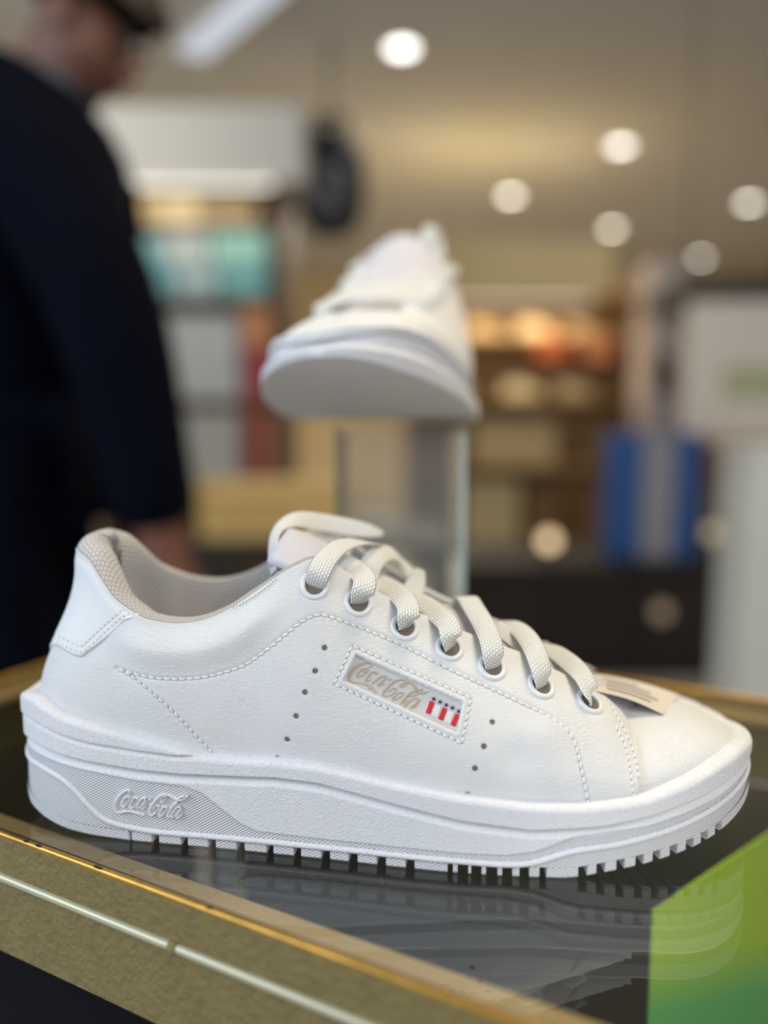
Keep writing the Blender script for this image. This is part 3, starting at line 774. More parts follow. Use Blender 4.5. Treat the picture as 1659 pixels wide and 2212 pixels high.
# perforations and eyelets
for (x, y) in PERF:
    h = hit(x, y, None, -.00022 + .0000)
    c, n = h; t1 = np.cross(n, [1, .1, .2]); t1 /= np.linalg.norm(t1); t2 = np.cross(n, t1)
    V = []; F = []
    for rr, dz in ((.00125, .00024), (.00095, .00030), (.00085, .00012)):
        for k in range(14): V.append(c + (t1 * math.cos(k * math.tau / 14) + t2 * math.sin(k * math.tau / 14)) * rr + n * dz)
    F = [tuple(range(28, 42))]
    o = mesh('perforation', V, [tuple(int(q) for q in f) for f in grid_faces(3, 14, True)][14:] + F, HOLE, SNEAK)
EYEP = []
def eyelet(c, n):
    t1 = np.cross(n, [0, 0, 1.0]); t1 /= np.linalg.norm(t1); t2 = np.cross(n, t1)
    V = []; R, r = .00455, .00105
    for i in range(36):
        a = math.tau * i / 36; d = t1 * math.cos(a) + t2 * math.sin(a)
        for k in range(10):
            b = math.tau * k / 10; V.append(c + d * (R + r * math.cos(b)) + n * (r * .85 * math.sin(b) + .0002))
    F = [tuple((i % 36) * 10 + k for i, k in ((i, k), (i, (k + 1) % 10), (i + 1, (k + 1) % 10), (i + 1, k))) for i in range(36) for k in range(10)]
    o = mesh('eyelet', V, F, EYELET, SNEAK, True)
    V = [c + (t1 * math.cos(math.tau * k / 20) + t2 * math.sin(math.tau * k / 20)) * .0043 + n * .00005 for k in range(20)]
    mesh('eyelet_hole', V, [tuple(range(20))], HOLE, o)  # taupe disc paints in the shade inside the ring
for (x, y) in EYE:
    c, n = hit(x, y, None, -.0004); EYEP.append((c, n)); eyelet(c, n)
EYEM = []
for (x, y) in EYE:
    s, t = param_of(x, y); s2 = float(sig_of_u(float(outline(np.array([s]))[0][0]), -1))
    q = loc(upper(np.array([s2, s2 + .004, s2]), np.array([t, t, t + .01]))); n = np.cross(q[1] - q[0], q[2] - q[0]); n /= np.linalg.norm(n)
    if n[1] < 0: n = -n
    c = q[0] + n * .0008; EYEM.append((c, n)); eyelet(c, n)

# embroidered label: satin, script, flag of stripes and stars (flat embroidery in its recess)
WINI = offset_poly(WIN, 1.0)
def quadpt(P, a, b): P = np.asarray(P, float); return (P[0] * (1 - a) + P[1] * a) * (1 - b) + (P[3] * (1 - a) + P[2] * a) * b
LB = [];
for j in range(9):
    for i in range(31): LB.append(hit(*quadpt(WINI, i / 30, j / 8), None, -.0015)[0])
satin = mesh('label_patch', LB, grid_faces(9, 31), SATIN, SNEAK, True, [(i / 30 * .044, j / 8 * .012) for j in range(9) for i in range(31)])
def brush(strokes, scale, org, lift, hgt, name, m, parent, tree=None, wk=1.0):
    """thread or moulded strokes: (x, y, width) lists traced in an enlarged view"""
    V, F = [], []
    for s in strokes:
        s = np.array(s, float); n = max(6, int(len(s) * 6)); C = crom(s, n)
        tg = np.gradient(C[:, :2], axis=0); tg /= np.linalg.norm(tg, axis=1)[:, None] + 1e-9; nn = np.stack([-tg[:, 1], tg[:, 0]], 1)
        rows = 0; k0 = len(V)
        for c, q in zip(C, nn):
            ok = True; ring = []
            for a, h in ((-.5, 0), (-.36, .8), (0, 1.0), (.36, .8), (.5, 0)):
                p = (c[:2] + q * a * max(c[2], 3) * wk) / scale + np.array(org)
                r = hit(p[0], p[1], tree, lift + h * hgt)
                if r is None: ok = False; break
                ring.append(r[0])
            if ok: V += ring; rows += 1
        for i in range(rows - 1):
            for k in range(4): F.append((k0 + i * 5 + k, k0 + i * 5 + k + 1, k0 + i * 5 + 6 + k, k0 + i * 5 + 5 + k))
    return mesh(name, V, F, m, parent, True)
SCRIPT = [
 [(575,285,20),(520,268,30),(480,275,42),(400,297,52),(300,352,62),(225,420,66),(178,500,64),(165,565,56),(200,618,44),(270,645,36),(370,655,28),(450,672,30),(540,710,56),(600,755,56),(650,810,28),(690,855,8)],
 [(580,735,44),(525,782,8)], [(590,315,24),(570,335,30),(545,352,22)],
 [(520,385,24),(470,375,26),(400,405,34),(335,470,42),(308,520,38),(345,535,30),(420,505,28),(490,450,26),(525,405,24),(520,385,20)],[(425,425,18),(450,440,24),(480,425,16)],
 [(660,482,22),(695,470,26),(675,447,24),(615,445,32),(550,495,42),(490,570,44),(475,605,40),(520,610,28),(580,580,14)],
 [(880,535,34),(820,515,30),(740,550,36),(660,612,40),(605,652,34),(625,660,24)],[(880,535,36),(790,620,40),(705,688,40),(745,695,26),(835,660,12)],
 [(915,592,32),(965,578,32)],
 [(1275,630,22),(1200,640,24),(1130,690,28),(1130,715,26),(1190,708,24),(1250,665,22),(1280,625,22)],
 [(1255,598,20),(1170,580,34),(1060,602,46),(960,660,56),(870,750,60),(805,835,54),(815,885,40),(880,900,34),(970,868,28),(1040,800,25),(1050,752,22),(985,755,22),(890,825,16)],
 [(1275,625,20),(1350,652,44),(1405,715,58),(1440,760,50)],
 [(1190,832,26),(1110,832,28),(1030,892,40),(985,950,38),(1015,970,30),(1090,938,28),(1170,878,26),(1190,832,22)],
 [(1560,760,26),(1480,780,40),(1380,812,46),(1280,872,50),(1200,960,48),(1140,1030,44),(1180,1040,26),(1265,975,12)],
 [(1290,905,22),(1400,882,22),(1475,848,14)],[(1560,760,22),(1540,812,24)],[(1450,822,22),(1550,842,34),(1630,820,18),(1670,795,10)],
 [(1500,962,38),(1420,935,28),(1330,972,36),(1250,1048,44),(1210,1085,36),(1250,1085,20)],[(1505,965,36),(1420,1040,44),(1315,1118,40),(1365,1115,26),(1455,1068,12)]]
brush(SCRIPT, 8.73, (735, 1400), -.00145, .00032, 'embroidered_script', BEIGE_THREAD, satin, None, .95)
def flat(poly, name, m, parent, lift, n=4):
    """a small embroidered block: its outline domed a little above the satin"""
    P = np.asarray(poly, float); c = P.mean(0); V = []; k = len(P)
    for f, h in ((1.0, 0), (.86, .00026), (.5, .0003)):
        for p in P: V.append(hit(*(c + (p - c) * f), None, lift + h)[0])
    V.append(hit(*c, None, lift + .0003)[0])
    F = [tuple(int(q) for q in f) for f in grid_faces(3, k, True)] + [(2 * k + i, 2 * k + (i + 1) % k, 3 * k) for i in range(k)]
    return mesh(name, V, F, m, parent, False)
f15 = lambda L: [(900 + x / 15.08, 1480 + y / 15.08) for x, y in L]
for L in ([(445,480),(605,545),(450,945),(300,880)], [(870,690),(1015,755),(865,1160),(705,1085)], [(1285,890),(1425,950),(1265,1350),(1110,1275)]):
    flat(f15(L), 'red_stripe', RED_THREAD, satin, -.00145)
for L in ([(625,570),(820,665),(690,1070),(480,970)], [(1050,775),(1230,865),(1100,1260),(900,1170)]):
    flat(f15(L), 'white_stripe', WHITE_THREAD, satin, -.00149)
for (x, y) in [(570,425),(778,522),(980,625),(1182,715),(1385,830)]:
    L = [(x + (86 if k % 2 == 0 else 38) * math.cos(a), y + (86 if k % 2 == 0 else 38) * math.sin(a)) for k, a in ((k, math.radians(12) + k * math.pi / 5) for k in range(10))]
    flat(f15(L), 'navy_star', NAVY_THREAD, satin, -.00145)

# script moulded on the sole
sgw = np.linspace(.05, .55, 240); uu, vv, n1, n2, _a = outline(sgw); rows = [np.stack([uu - n1 * .0006, vv - n2 * .0006, 0 * uu + w], -1) for w in np.linspace(0, .05, 30)]
GW = loc(np.stack(rows, 0)); BW = bvh_of(GW)
SOLE_SCRIPT = [
 [(405,185,22),(425,125,26),(370,105,38),(280,155,52),(190,255,62),(135,370,62),(125,470,60),(155,530,46),(220,548,36),(320,530,28),(430,520,26),(530,542,48),(620,572,40),(715,600,8)],
 [(430,245,28),(370,232,34),(300,295,46),(262,385,50),(290,430,40),(350,400,32),(410,320,28),(430,245,24)],
 [(570,290,30),(580,260,28),(520,255,32),(450,345,50),(418,435,48),(465,460,32),(540,420,16)],
 [(750,275,38),(690,262,34),(620,322,46),(562,420,48),(575,462,36),(640,420,20)],[(760,280,48),(695,380,52),(645,455,46),(690,470,28),(770,410,14)],
 [(800,290,34),(855,272,30)],
 [(1040,345,22),(1040,300,24),(1080,235,24),(1130,215,24),(1140,250,24),(1105,325,24),(1040,345,22)],
 [(1135,188,26),(1040,212,46),(935,310,66),(845,430,70),(805,540,64),(832,598,46),(900,588,36),(980,500,30),(1000,425,28),(950,412,26),(885,490,22)],
 [(1130,190,22),(1230,212,42),(1310,260,60),(1400,300,52),(1500,288,32),(1570,225,24),(1595,195,10)],[(1480,285,18),(1488,225,20),(1430,250,20),(1385,285,18)],
 [(1170,445,30),(1100,440,34),(1040,502,50),(1000,588,52),(1040,620,42),(1110,560,32),(1160,490,28),(1170,445,24)],
 [(1385,325,60),(1285,412,60),(1205,530,60),(1172,625,50),(1215,638,26),(1280,565,14)],
 [(1440,440,38),(1360,452,36),(1285,540,46),(1243,618,42),(1290,630,28),(1400,500,22)],[(1465,440,50),(1395,540,56),(1345,628,48),(1395,648,28),(1485,565,14)],
 [(1448,652,26),(1462,648,26)]]
brush(SOLE_SCRIPT, 9.217, (235, 1695), -.0002, .0011, 'moulded_script', FOAM, SNEAK, BW)

# laces
def ribbon(pts, width, name='lace', parent=SNEAK, n=40, face=(0, -.75, .65), thick=.00075, taper=None, m=LACE, twist=None):
    C = crom(np.array(pts, float), n); t = np.gradient(C, axis=0); t /= np.linalg.norm(t, axis=1)[:, None]
    fc = np.array(face, float)
    fcs = np.broadcast_to(fc, C.shape) if fc.ndim == 1 else crom(fc, n)
    sd_ = np.cross(t, fcs); sd_ /= np.linalg.norm(sd_, axis=1)[:, None] + 1e-9; up_ = np.cross(sd_, t)
    wv = np.full(n, width) if taper is None else width * np.interp(np.linspace(0, 1, n), np.linspace(0, 1, len(taper)), taper)
    V, UV = [], []; L = np.r_[0, np.cumsum(np.linalg.norm(np.diff(C, axis=0), axis=1))]
    prof = [(-.5, 0), (-.42, .5), (-.2, .62), (0, .66), (.2, .62), (.42, .5), (.5, 0), (.42, -.5), (0, -.6), (-.42, -.5)]
    for i in range(n):
        for a, b in prof: V.append(C[i] + sd_[i] * a * wv[i] + up_[i] * b * thick); UV.append((L[i], a * width + .02))
    k = len(prof); F = [tuple(int(q) for q in f) for f in grid_faces(n, k, True)] + [tuple(range(k))[::-1], tuple((n - 1) * k + j for j in range(k))]
    return mesh(name, V, F, m, parent, True, UV)
MIDS = {1: [(688,1240,.031),(706,1206,.025),(735,1180,.014),(772,1170,.002),(806,1176,-.010),(826,1186,-.020)],
        2: [(783,1280,.0315),(788,1255,.028),(776,1236,.021),(752,1216,.010),(735,1200,-.004)],
        3: [(882,1333,.0318),(880,1308,.028),(862,1284,.021),(830,1262,.010),(800,1243,-.004)],
        4: [(974,1375,.0318),(968,1350,.028),(945,1326,.021),(915,1302,.009),(880,1283,-.005)],
        5: [(1065,1415,.0315),(1060,1386,.028),(1046,1352,.020),(1026,1318,.008),(1006,1290,-.006)],
        6: [(1170,1455,.031),(1162,1424,.027),(1148,1392,.019),(1126,1364,.008),(1092,1344,-.006)],
        7: [(1273,1492,.029),(1262,1466,.025),(1240,1440,.017),(1208,1414,.006),(1172,1394,-.007)]}
for i in range(7):
    c, n = EYEP[i]; pts = [c - n * .0025, c + n * .0004] + [pv(x, y, v) for x, y, v in MIDS[i + 1]]
    if i > 0:
        mc, mn = EYEM[i - 1]; pts += [mc + mn * .003 + np.array([0, 0, .001]), mc - mn * .001]
    f0 = n; ribbon(pts, .0088, face=[n + np.array([0, 0, .0]), n, (0, -.75, .65), (0, -.35, .93), (0, .3, .95)], n=46, taper=[.62, .74, .95, 1, 1, 1, 1, 1, .9, .7])
for i in range(1, 7):        # under-crossings from the inner side
    mc, mn = EYEM[i]; c, n = EYEP[i - 1]
    a = mc + mn * .0026; b = c + np.array([0.004, .004, 0])
    mid = (a + b) / 2 + np.array([0, 0, .005])
    ribbon([mc - mn * .001, a, mid, b * .9 + mid * .1 + np.array([0, .004, -.001])], .0082, face=(0, .1, .99), n=24)
bow = SNEAK
ribbon([pv(592,1238,.016), pv(588,1195,.010), pv(600,1148,.000), pv(640,1124,-.010), pv(700,1130,-.018), pv(760,1141,-.022), pv(800,1148,-.024), pv(828,1153,-.026)], .0088, 'lace', face=[(-.8, -.6, 0), (-.7, -.6, .3), (-.2, -.8, .5), (0, -.85, .5), (0, -.85, .5), (.1, -.75, .6)], taper=[.7, .8, .9, 1, 1, .95, .75, .3])
ribbon([pv(620,1240,.012), pv(628,1215,.004), pv(640,1180,-.006), pv(680,1160,-.016), pv(740,1160,-.024)], .0085, 'lace', face=[(-.6, -.8, .2), (0, -.8, .5), (0, -.6, .8)])
ribbon([pv(788,1256,.010), pv(800,1222,.004), pv(822,1197,-.004), pv(850,1196,-.012), pv(872,1222,-.018), pv(900,1250,-.020)], .0095, 'lace', face=[(0, -.9, .3), (0, -.8, .6), (.3, -.5, .8), (.4, -.4, .8)])
ribbon([pv(862,1330,.010), pv(880,1298,.004), pv(898,1262,-.004), pv(908,1230,-.010)], .0095, 'lace_tip', face=[(0, -.9, .4), (.2, -.9, .4)], taper=[1, 1, .9, .45])
ribbon([pv(925,1318,.006), pv(960,1330,.000), pv(1000,1352,.004), pv(1040,1378,.008)], .0085, 'lace', face=(0, -.5, .85))
ribbon([pv(1068,1352,.004), pv(1100,1372,.008), pv(1130,1396,.012)], .0085, 'lace', face=(0, -.5, .85))

# paper tag hanging from the laces over the toe
zz = np.array([0, 0, .0010])
q = [pv(1272,1490,.0165), hit(1432,1547,BV)[0] + zz, hit(1462,1512,BV)[0] + zz + np.array([.002, .004, 0]), pv(1258,1452,-.020)]
q = [Vector(p) for p in q]
def tagpt(a, b, h=0.0):
    p = (q[0] * (1 - a) + q[1] * a) * (1 - b) + (q[3] * (1 - a) + q[2] * a) * b; p = p + Vector((0, 0, h + .0016 * math.sin(a * math.pi))); return p
V = []
for h in (0.0, -.0004):
    for j in range(5):
        for i in range(11): V.append(MS @ tagpt(i / 10, j / 4, h))
f = grid_faces(5, 11); F = [tuple(int(k) for k in r) for r in f] + [tuple(int(k) + 55 for k in r)[::-1] for r in f]
rim = [i for i in range(11)] + [j * 11 + 10 for j in range(1, 5)] + [44 + i for i in range(9, -1, -1)] + [j * 11 for j in range(3, 0, -1)]
F += [(a, a + 55, b + 55, b) for a, b in zip(rim, rim[1:] + rim[:1])]
PT = mesh('paper_tag', V, F, PAPER); tag(PT, 'cream paper tag with grey print lying on the toe of the front sneaker', 'tag')
for r_, (b0, b1, a0, a1) in enumerate([(.18, .26, .25, .80), (.36, .44, .20, .86), (.54, .62, .25, .75), (.72, .78, .2, .6)]):
    V = [MS @ tagpt(a, b, .0003) for b in (b0, b1) for a in np.linspace(a0, a1, 8)]
    mesh('print_line', V, grid_faces(2, 8), INK, PT)

# ------------------------------------------------------------------ the rest of the shop
def lamp_mat(name, col, s):
    m = bpy.data.materials.new(name); m.use_nodes = True; t = NT(m); t.n.remove(t.n['Principled BSDF'])
    e = t.add('ShaderNodeEmission'); e.inputs[0].default_value = col; e.inputs[1].default_value = s
    t.link(e.outputs[0], t.n['Material Output'].inputs[0]); return m
# ---- recessed ceiling lights
RIM_W = mat('white_light_rim', srgb(220, 216, 205), .5)
def downlight(p, r, col, s, label, spot=0):
    root = empty('downlight', (p[0], p[1], CEIL)); tag(root, label, 'ceiling light', 'recessed ceiling lights')
    V = []; F = []
    for k in range(28):
        a = math.tau * k / 28
        for rr, z in ((r * 1.22, 0), (r * 1.18, -.006), (r * 1.0, -.008), (r, -.003)): V.append((rr * math.cos(a), rr * math.sin(a), z))
    for k in range(28):
        for j in range(3): F.append((k * 4 + j, ((k + 1) % 28) * 4 + j, ((k + 1) % 28) * 4 + j + 1, k * 4 + j + 1))
    mesh('trim_ring', V, F, RIM_W, root, True)
    V = [(r * math.cos(math.tau * k / 28), r * math.sin(math.tau * k / 28), -.004) for k in range(28)]
    mesh('lamp_lens', V, [tuple(range(28))[::-1]], lamp_mat('lamp_glow', col, s), root)
    if spot:
        d = bpy.data.lights.new('downlight_beam', 'SPOT'); d.energy = spot; d.color = col[:3]; d.spot_size = math.radians(100); d.spot_blend = .6; d.shadow_soft_size = r
        o = bpy.data.objects.new('downlight_beam', d); COL.objects.link(o); o.parent = root; o.location = (0, 0, -.02)
DL = [(868, 102, .062, (1, .97, .92, 1), 5.5, 'round recessed ceiling light nearest the camera, top centre'),
      (1341, 314, .062, (1, .95, .88, 1), 6.0, 'round recessed ceiling light at the right in the second row'),
      (1103, 422, .060, (1, .92, .76, 1), 8.5, 'round recessed ceiling light nearest above and to the right of the raised sneaker'),
      (1322, 493, .060, (1, .90, .72, 1), 10.0, 'round recessed ceiling light straight below the second-row light, above the cream canopy'),
      (1618, 437, .060, (1, .93, .82, 1), 8.0, 'round recessed ceiling light at the right edge of the photo'),
      (1514, 556, .058, (1, .92, .80, 1), 9.5, 'dimmest round recessed ceiling light, lowest at the right')]
for (x, y, r, c, s, lb) in DL:
    p = at_z(x, y, CEIL); downlight(p, r, c, s, lb, 24)
# ---- slanted white strip light
pa_, pb_ = at_z(425, 105, CEIL - .03), at_z(575, -25, CEIL - .03)
root = empty('strip_light', (pa_ + pb_) / 2); tag(root, 'slanted white strip light on the ceiling above the person', 'ceiling light')
d_ = (pb_ - pa_).normalized(); s__ = Vector((d_.y, -d_.x, 0))
def strip(name, hw, z0, z1, m):
    V = [];
    for z in (z0, z1):
        for e, w_ in ((-.6, -1), (-.6, 1), (.6, 1), (.6, -1)): V.append(d_ * ((pb_ - pa_).length * e) + s__ * (hw * w_) + Vector((0, 0, z)))
    return mesh(name, V, [(0, 1, 2, 3)[::-1], (4, 5, 6, 7), (0, 1, 5, 4), (1, 2, 6, 5), (2, 3, 7, 6), (3, 0, 4, 7)], m, root)
strip('housing', .085, .0, .03, RIM_W); strip('diffuser', .07, -.012, .0, lamp_mat('cool_tube', (.80, .86, .95, 1), .75))

# ---- shop furniture, blurred far behind
WOOD = mat('brown_shelf_wood', srgb(96, 72, 48), .6, noise=.2, nscale=12)
DARKW = mat('dark_brown_counter', srgb(34, 28, 23), .6, noise=.2, nscale=6)
PALE = mat('pale_panel', srgb(196, 192, 184), .7)
SHELVES = []
def carton(name, x0, y0, x1, y1, Y, depth, m, label, cat='box', group=None, lid=True, lidm=None, zs=None):
    """a box whose front face spans the given part of the view at distance Y"""
    a = at(x0, y1, Y); b_ = at(x1, y0, Y)
    if zs is None:      # whatever shelf is just below carries it
        near = [z for (ya, yb, xa, xb, z) in SHELVES if ya - .01 <= Y <= yb and xa <= (a.x + b_.x) / 2 <= xb and abs(z - a.z) < .06]
        zs = min(near, key=lambda z: abs(z - a.z)) + .0006 if near else a.z
    a.z = zs; w_, h_ = b_.x - a.x, b_.z - a.z
    root = empty(name, (a.x + w_ / 2, Y, a.z)); tag(root, label, cat, group)
    lh = min(.035, h_ * .28)
    if lid:
        box('body', (-w_ / 2 + .004, .004, 0), (w_ / 2 - .004, depth, h_ - lh * .2), m, root, .003)
        box('lid', (-w_ / 2, 0, h_ - lh), (w_ / 2, depth + .004, h_), lidm or m, root, .003)
    else:
        box('body', (-w_ / 2, 0, 0), (w_ / 2, depth, h_), m, root, .006)
    return root
cm = lambda n, c, r=.7: mat(n, srgb(*c), r, noise=.08, nscale=10)
# left shelving unit
def shelving(name, x0, x1, Y, depth, tops, zb, zt, label, wood, back=True):
    a = at(x0, 900, Y); b_ = at(x1, 900, Y); root = empty(name, ((a.x + b_.x) / 2, Y, 0)); tag(root, label, 'shelving'); w_ = b_.x - a.x
    for s_ in (-1, 1): box('upright', (s_ * w_ / 2 - .02, 0, zb), (s_ * w_ / 2 + .02, depth, zt), wood, root, .002)
    for y in tops:
        z = at(829, y, Y).z; SHELVES.append((Y, Y + depth, a.x, b_.x, z)); box('shelf', (-w_ / 2 + .02, 0, z - .03), (w_ / 2 - .02, depth, z), wood, root, .002)
    if back: box('back_panel', (-w_ / 2 + .02, depth - .015, zb), (w_ / 2 - .02, depth, zt), wood, root)
    return root
shelving('shelf_unit', 215, 610, 3.5, .38, (478, 640, 862, 1046, 1240), 0, at(0, 395, 3.5).z, 'brown wooden shelf unit with boxes behind the person in navy', WOOD)
def slab(name, x0, y0, x1, y1, Y, depth, m, bev=.01):
    a = at(x0, y1, Y); b_ = at(x1, y0, Y); return tag(box(name, (a.x, Y, a.z), (b_.x, Y + depth, b_.z), m, None, bev), kind='structure')
slab('trim_1', 120, 225, 655, 392, 3.42, .5, PALE)
for i, (x0, x1, c, lb) in enumerate(((232, 330, (196, 168, 120), 'tan folded bundle on the top shelf, nearest the person'), (336, 430, (205, 184, 140), 'pale tan folded bundle on the top shelf, middle'), (436, 552, (150, 128, 92), 'brown folded bundle on the top shelf, right end'))):
    carton('folded_bundle', x0, 415 + 8 * i, x1, 476, 3.52, .28, cm('tan_cloth_%d' % i, c), lb, 'clothes', 'folded bundles on the top shelf', False)
TL_ = [(268, 510, 345, 565, (120, 170, 172)), (350, 500, 448, 560, (170, 178, 172)), (455, 500, 578, 560, (140, 186, 172)), (270, 570, 372, 632, (98, 150, 158)), (378, 566, 470, 632, (150, 170, 170)), (476, 552, 578, 632, (105, 160, 160))]
TLL = ['teal shoe box, top left of the six on the second shelf', 'grey-green shoe box, top middle of the six on the second shelf', 'mint shoe box, top right of the six on the second shelf', 'dark teal shoe box, lower left of the six on the second shelf', 'pale grey-teal shoe box, lower middle of the six on the second shelf', 'blue-green shoe box, lower right of the six on the second shelf']
stack_z = at(829, 568, 3.52).z
for (x0, y0, x1, y1, c), lb in zip(TL_, TLL):
    if y1 > 600: y0 = 569
    zs_ = None if y1 > 600 else stack_z + .001
    carton('shoe_box', x0, y0, x1, y1 if y1 < 600 else 639, 3.52, .3, cm('teal_card', c), lb, 'box', 'teal boxes on the second shelf', zs=zs_)
carton('shoe_box', 338, 680, 515, 860, 3.52, .3, cm('white_card', (168, 168, 166)), 'large white box on the middle shelf beside the navy jacket', 'box')
carton('shoe_box', 368, 890, 518, 1044, 3.52, .3, cm('grey_white_card', (160, 158, 150)), 'off-white box on the lower shelf below the large white box', 'box')
carton('shoe_box', 524, 660, 584, 748, 3.52, .3, cm('orange_card', (190, 128, 84)), 'orange-brown box stacked on the middle shelf left of the raised sneaker', 'box', zs=at(829, 749, 3.52).z)
carton('shoe_box', 526, 751, 584, 860, 3.52, .3, cm('maroon_card', (150, 60, 66)), 'maroon box under the orange-brown box on the middle shelf', 'box')
carton('shoe_box', 522, 880, 562, 1044, 3.52, .3, cm('dark_red_card', (122, 40, 34)), 'dark red upright box on the lower shelf', 'box')
carton('shoe_box', 566, 890, 588, 1044, 3.52, .3, cm('salmon_card', (186, 116, 88)), 'narrow salmon upright box on the lower shelf', 'box')
# bundle: tan wooden crate with slats, in front of the shelf unit
a = at(432, 1168, 2.4); b_ = at(748, 1040, 2.4); w_, h_ = b_.x - a.x, b_.z - a.z
root = empty('wooden_crate', (a.x + w_ / 2, 2.4, a.z)); tag(root, 'tan wooden crate behind the laces of the front sneaker', 'crate')
CR = cm('tan_crate_wood', (206, 170, 104))
for j in range(3): box('slat', (-w_ / 2, 0, h_ * (j / 3) + .004), (w_ / 2, .012, h_ * ((j + 1) / 3) - .004), CR, root, .002)
for s_ in (-1, 1): box('end_panel', (s_ * (w_ / 2 - .006) - .006, .012, 0), (s_ * (w_ / 2 - .006) + .006, .3, h_), CR, root)
box('base', (-w_ / 2 + .012, .012, 0), (w_ / 2 - .012, .3, .012), CR, root)
box('top_board', (-w_ / 2 + .012, .012, h_ - .03), (w_ / 2 - .012, .3, h_ - .012), CR, root)
zt_ = a.z
def table(name, x0, x1, Y, depth, ztop, label, m, thick=.04):
    xa, xb = at(x0, 1000, Y).x, at(x1, 1000, Y).x
    root = empty(name, ((xa + xb) / 2, Y, 0)); tag(root, label, 'table'); w_ = xb - xa
    box('table_top', (-w_ / 2, -.02, ztop - thick), (w_ / 2, depth, ztop), m, root, .004)
    for sx_ in (-1, 1):
        for sy_ in (.02, depth - .06): box('leg', (sx_ * (w_ / 2 - .04) - .025, sy_, 0), (sx_ * (w_ / 2 - .04) + .025, sy_ + .05, ztop - thick), m, root)
    return root
table('display_table', 400, 985, 2.36, .5, zt_ - .0005, 'dark brown table carrying the tan crate', DARKW)
# black backpack hanging at the end of the white canopy
pk = at(712, 505, 3.7); root = empty('backpack', pk); tag(root, 'black and grey backpack hanging above the raised sneaker', 'bag')
def blob(name, c, r, m, parent, pw=2.6):
    bm = bmesh.new(); bmesh.ops.create_icosphere(bm, subdivisions=3, radius=1)
    for v_ in bm.verts:
        q_ = v_.co; n_ = (abs(q_.x) ** pw + abs(q_.y) ** pw + abs(q_.z) ** pw) ** (1 / pw)
        v_.co = Vector((c[k] + r[k] * q_[k] / n_ for k in range(3)))
    return from_bm(name, bm, m, parent, True)
BK = cm('black_nylon', (38, 38, 40)); GK = cm('grey_nylon', (96, 98, 104))
blob('main_pouch', (0, .1, .25), (.17, .10, .25), BK, root); blob('front_pocket', (-.02, 0, .20), (.12, .05, .12), GK, root)
for s_ in (-1, 1): tube('strap', [(s_ * .08, .02, .46), (s_ * .07, -.03, .50), (s_ * .03, .02, .53), (0, .1, .53)], .014, BK, root)
tube('handle', [(-.05, .1, .49), (-.03, .1, .545), (.03, .1, .545), (.05, .1, .49)], .012, BK, root)
tg_ = root.location
rail_ = tube('hanging_rail', [(tg_.x, tg_.y + .1, tg_.z + .545), (tg_.x, tg_.y + .1, CEIL)], .008, mat('grey_metal', srgb(90, 90, 90), .4, .8)); tag(rail_, 'thin grey metal rod from the ceiling holding the black backpack', 'rail')

# right-hand shelving with warm canopy
TANW = cm('warm_shelf_wood', (166, 132, 88))
shelving('shelf_unit', 880, 1385, 5.0, .4, (640, 720, 858, 1004, 1186), 0, at(0, 600, 5).z, 'warm brown shelf unit behind the raised sneaker, right of it', TANW)
slab('trim_2', 860, 520, 1330, 640, 4.9, .5, cm('cream_canopy', (250, 228, 172)))

def small_sneaker(loc_, rz, m, label, group, k=1.0):
    root = empty('shelf_sneaker', loc_, rz); root.scale = (k, k, k); tag(root, label, 'shoe', group)
    sole_mesh('midsole', root, 60, 50, 14, 1, 0, True).data.materials[0] = FOAM
    sv_ = np.r_[np.linspace(-1, 1, 90)]; SV_, TV_ = np.meshgrid(sv_, np.linspace(0, 1, 16))
    o = mesh('upper', loc(upper(SV_, TV_)), grid_faces(16, 90), m, root, True)
    tongue_mesh(root); lining_mesh(root, 1, 40)
    return root
def copy_tree(o, parent=None):
    c = o.copy(); COL.objects.link(c)
    if parent: c.parent = parent
    for ch in list(o.children): copy_tree(ch, c)
    return c
sc = [(905, 830, 20, (206, 184, 150), 'cream sneaker'), (1010, 836, 35, (214, 186, 140), 'sand sneaker'), (1130, 845, 10, (222, 196, 156), 'pale cream sneaker'), (1250, 840, 40, (216, 190, 150), 'beige sneaker')]
proto = None
def shelf_shoe(x, y, rz, c, label, group, Y=5.02, k=1.0):
    global proto
    m_ = cm('shelf_shoe_leather', c); zs = at(829, y, Y).z + .001
    p_ = at(x, y, Y)
    if proto is None: proto = o = small_sneaker((p_.x, Y + .1, zs), rz, m_, label, group, k)
    else:
        o = copy_tree(proto); o.location = (p_.x, Y + .1, zs); o.rotation_euler = (0, 0, rz); o.scale = (k, k, k); tag(o, label, 'shoe', group)
    for ch in o.children:
        if ch.name.startswith(('upper', 'midsole')):
            ch.data = ch.data.copy(); ch.data.materials[0] = m_
for i, (x, c) in enumerate(((905, (214, 190, 150)), (1010, (206, 178, 132)), (1120, (226, 200, 156)), (1235, (214, 184, 136)))):
    shelf_shoe(x, 720, (-.35, .2, -.1, .3)[i], c, ('cream sneaker, first from the left on the warm top shelf', 'sand sneaker, second from the left on the warm top shelf', 'pale cream sneaker, third from the left on the warm top shelf', 'beige sneaker, fourth from the left on the warm top shelf')[i], 'sneakers on the warm shelves', k=.9)
for i, (x, c) in enumerate(((930, (190, 168, 128)), (1090, (232, 214, 170)), (1210, (228, 206, 160)))):
    shelf_shoe(x, 858, (.2, -.1, .25)[i], c, ('olive-beige sneaker on the second warm shelf, half behind the raised sneaker', 'light yellow-cream sneaker in the middle of the second warm shelf', 'light beige sneaker at the right of the second warm shelf')[i], 'sneakers on the warm shelves')
carton('shoe_box', 1160, 728, 1225, 775, 4.92, .06, cm('red_orange_card', (190, 92, 46)), 'small red-orange box in front of the warm shelves', 'box')
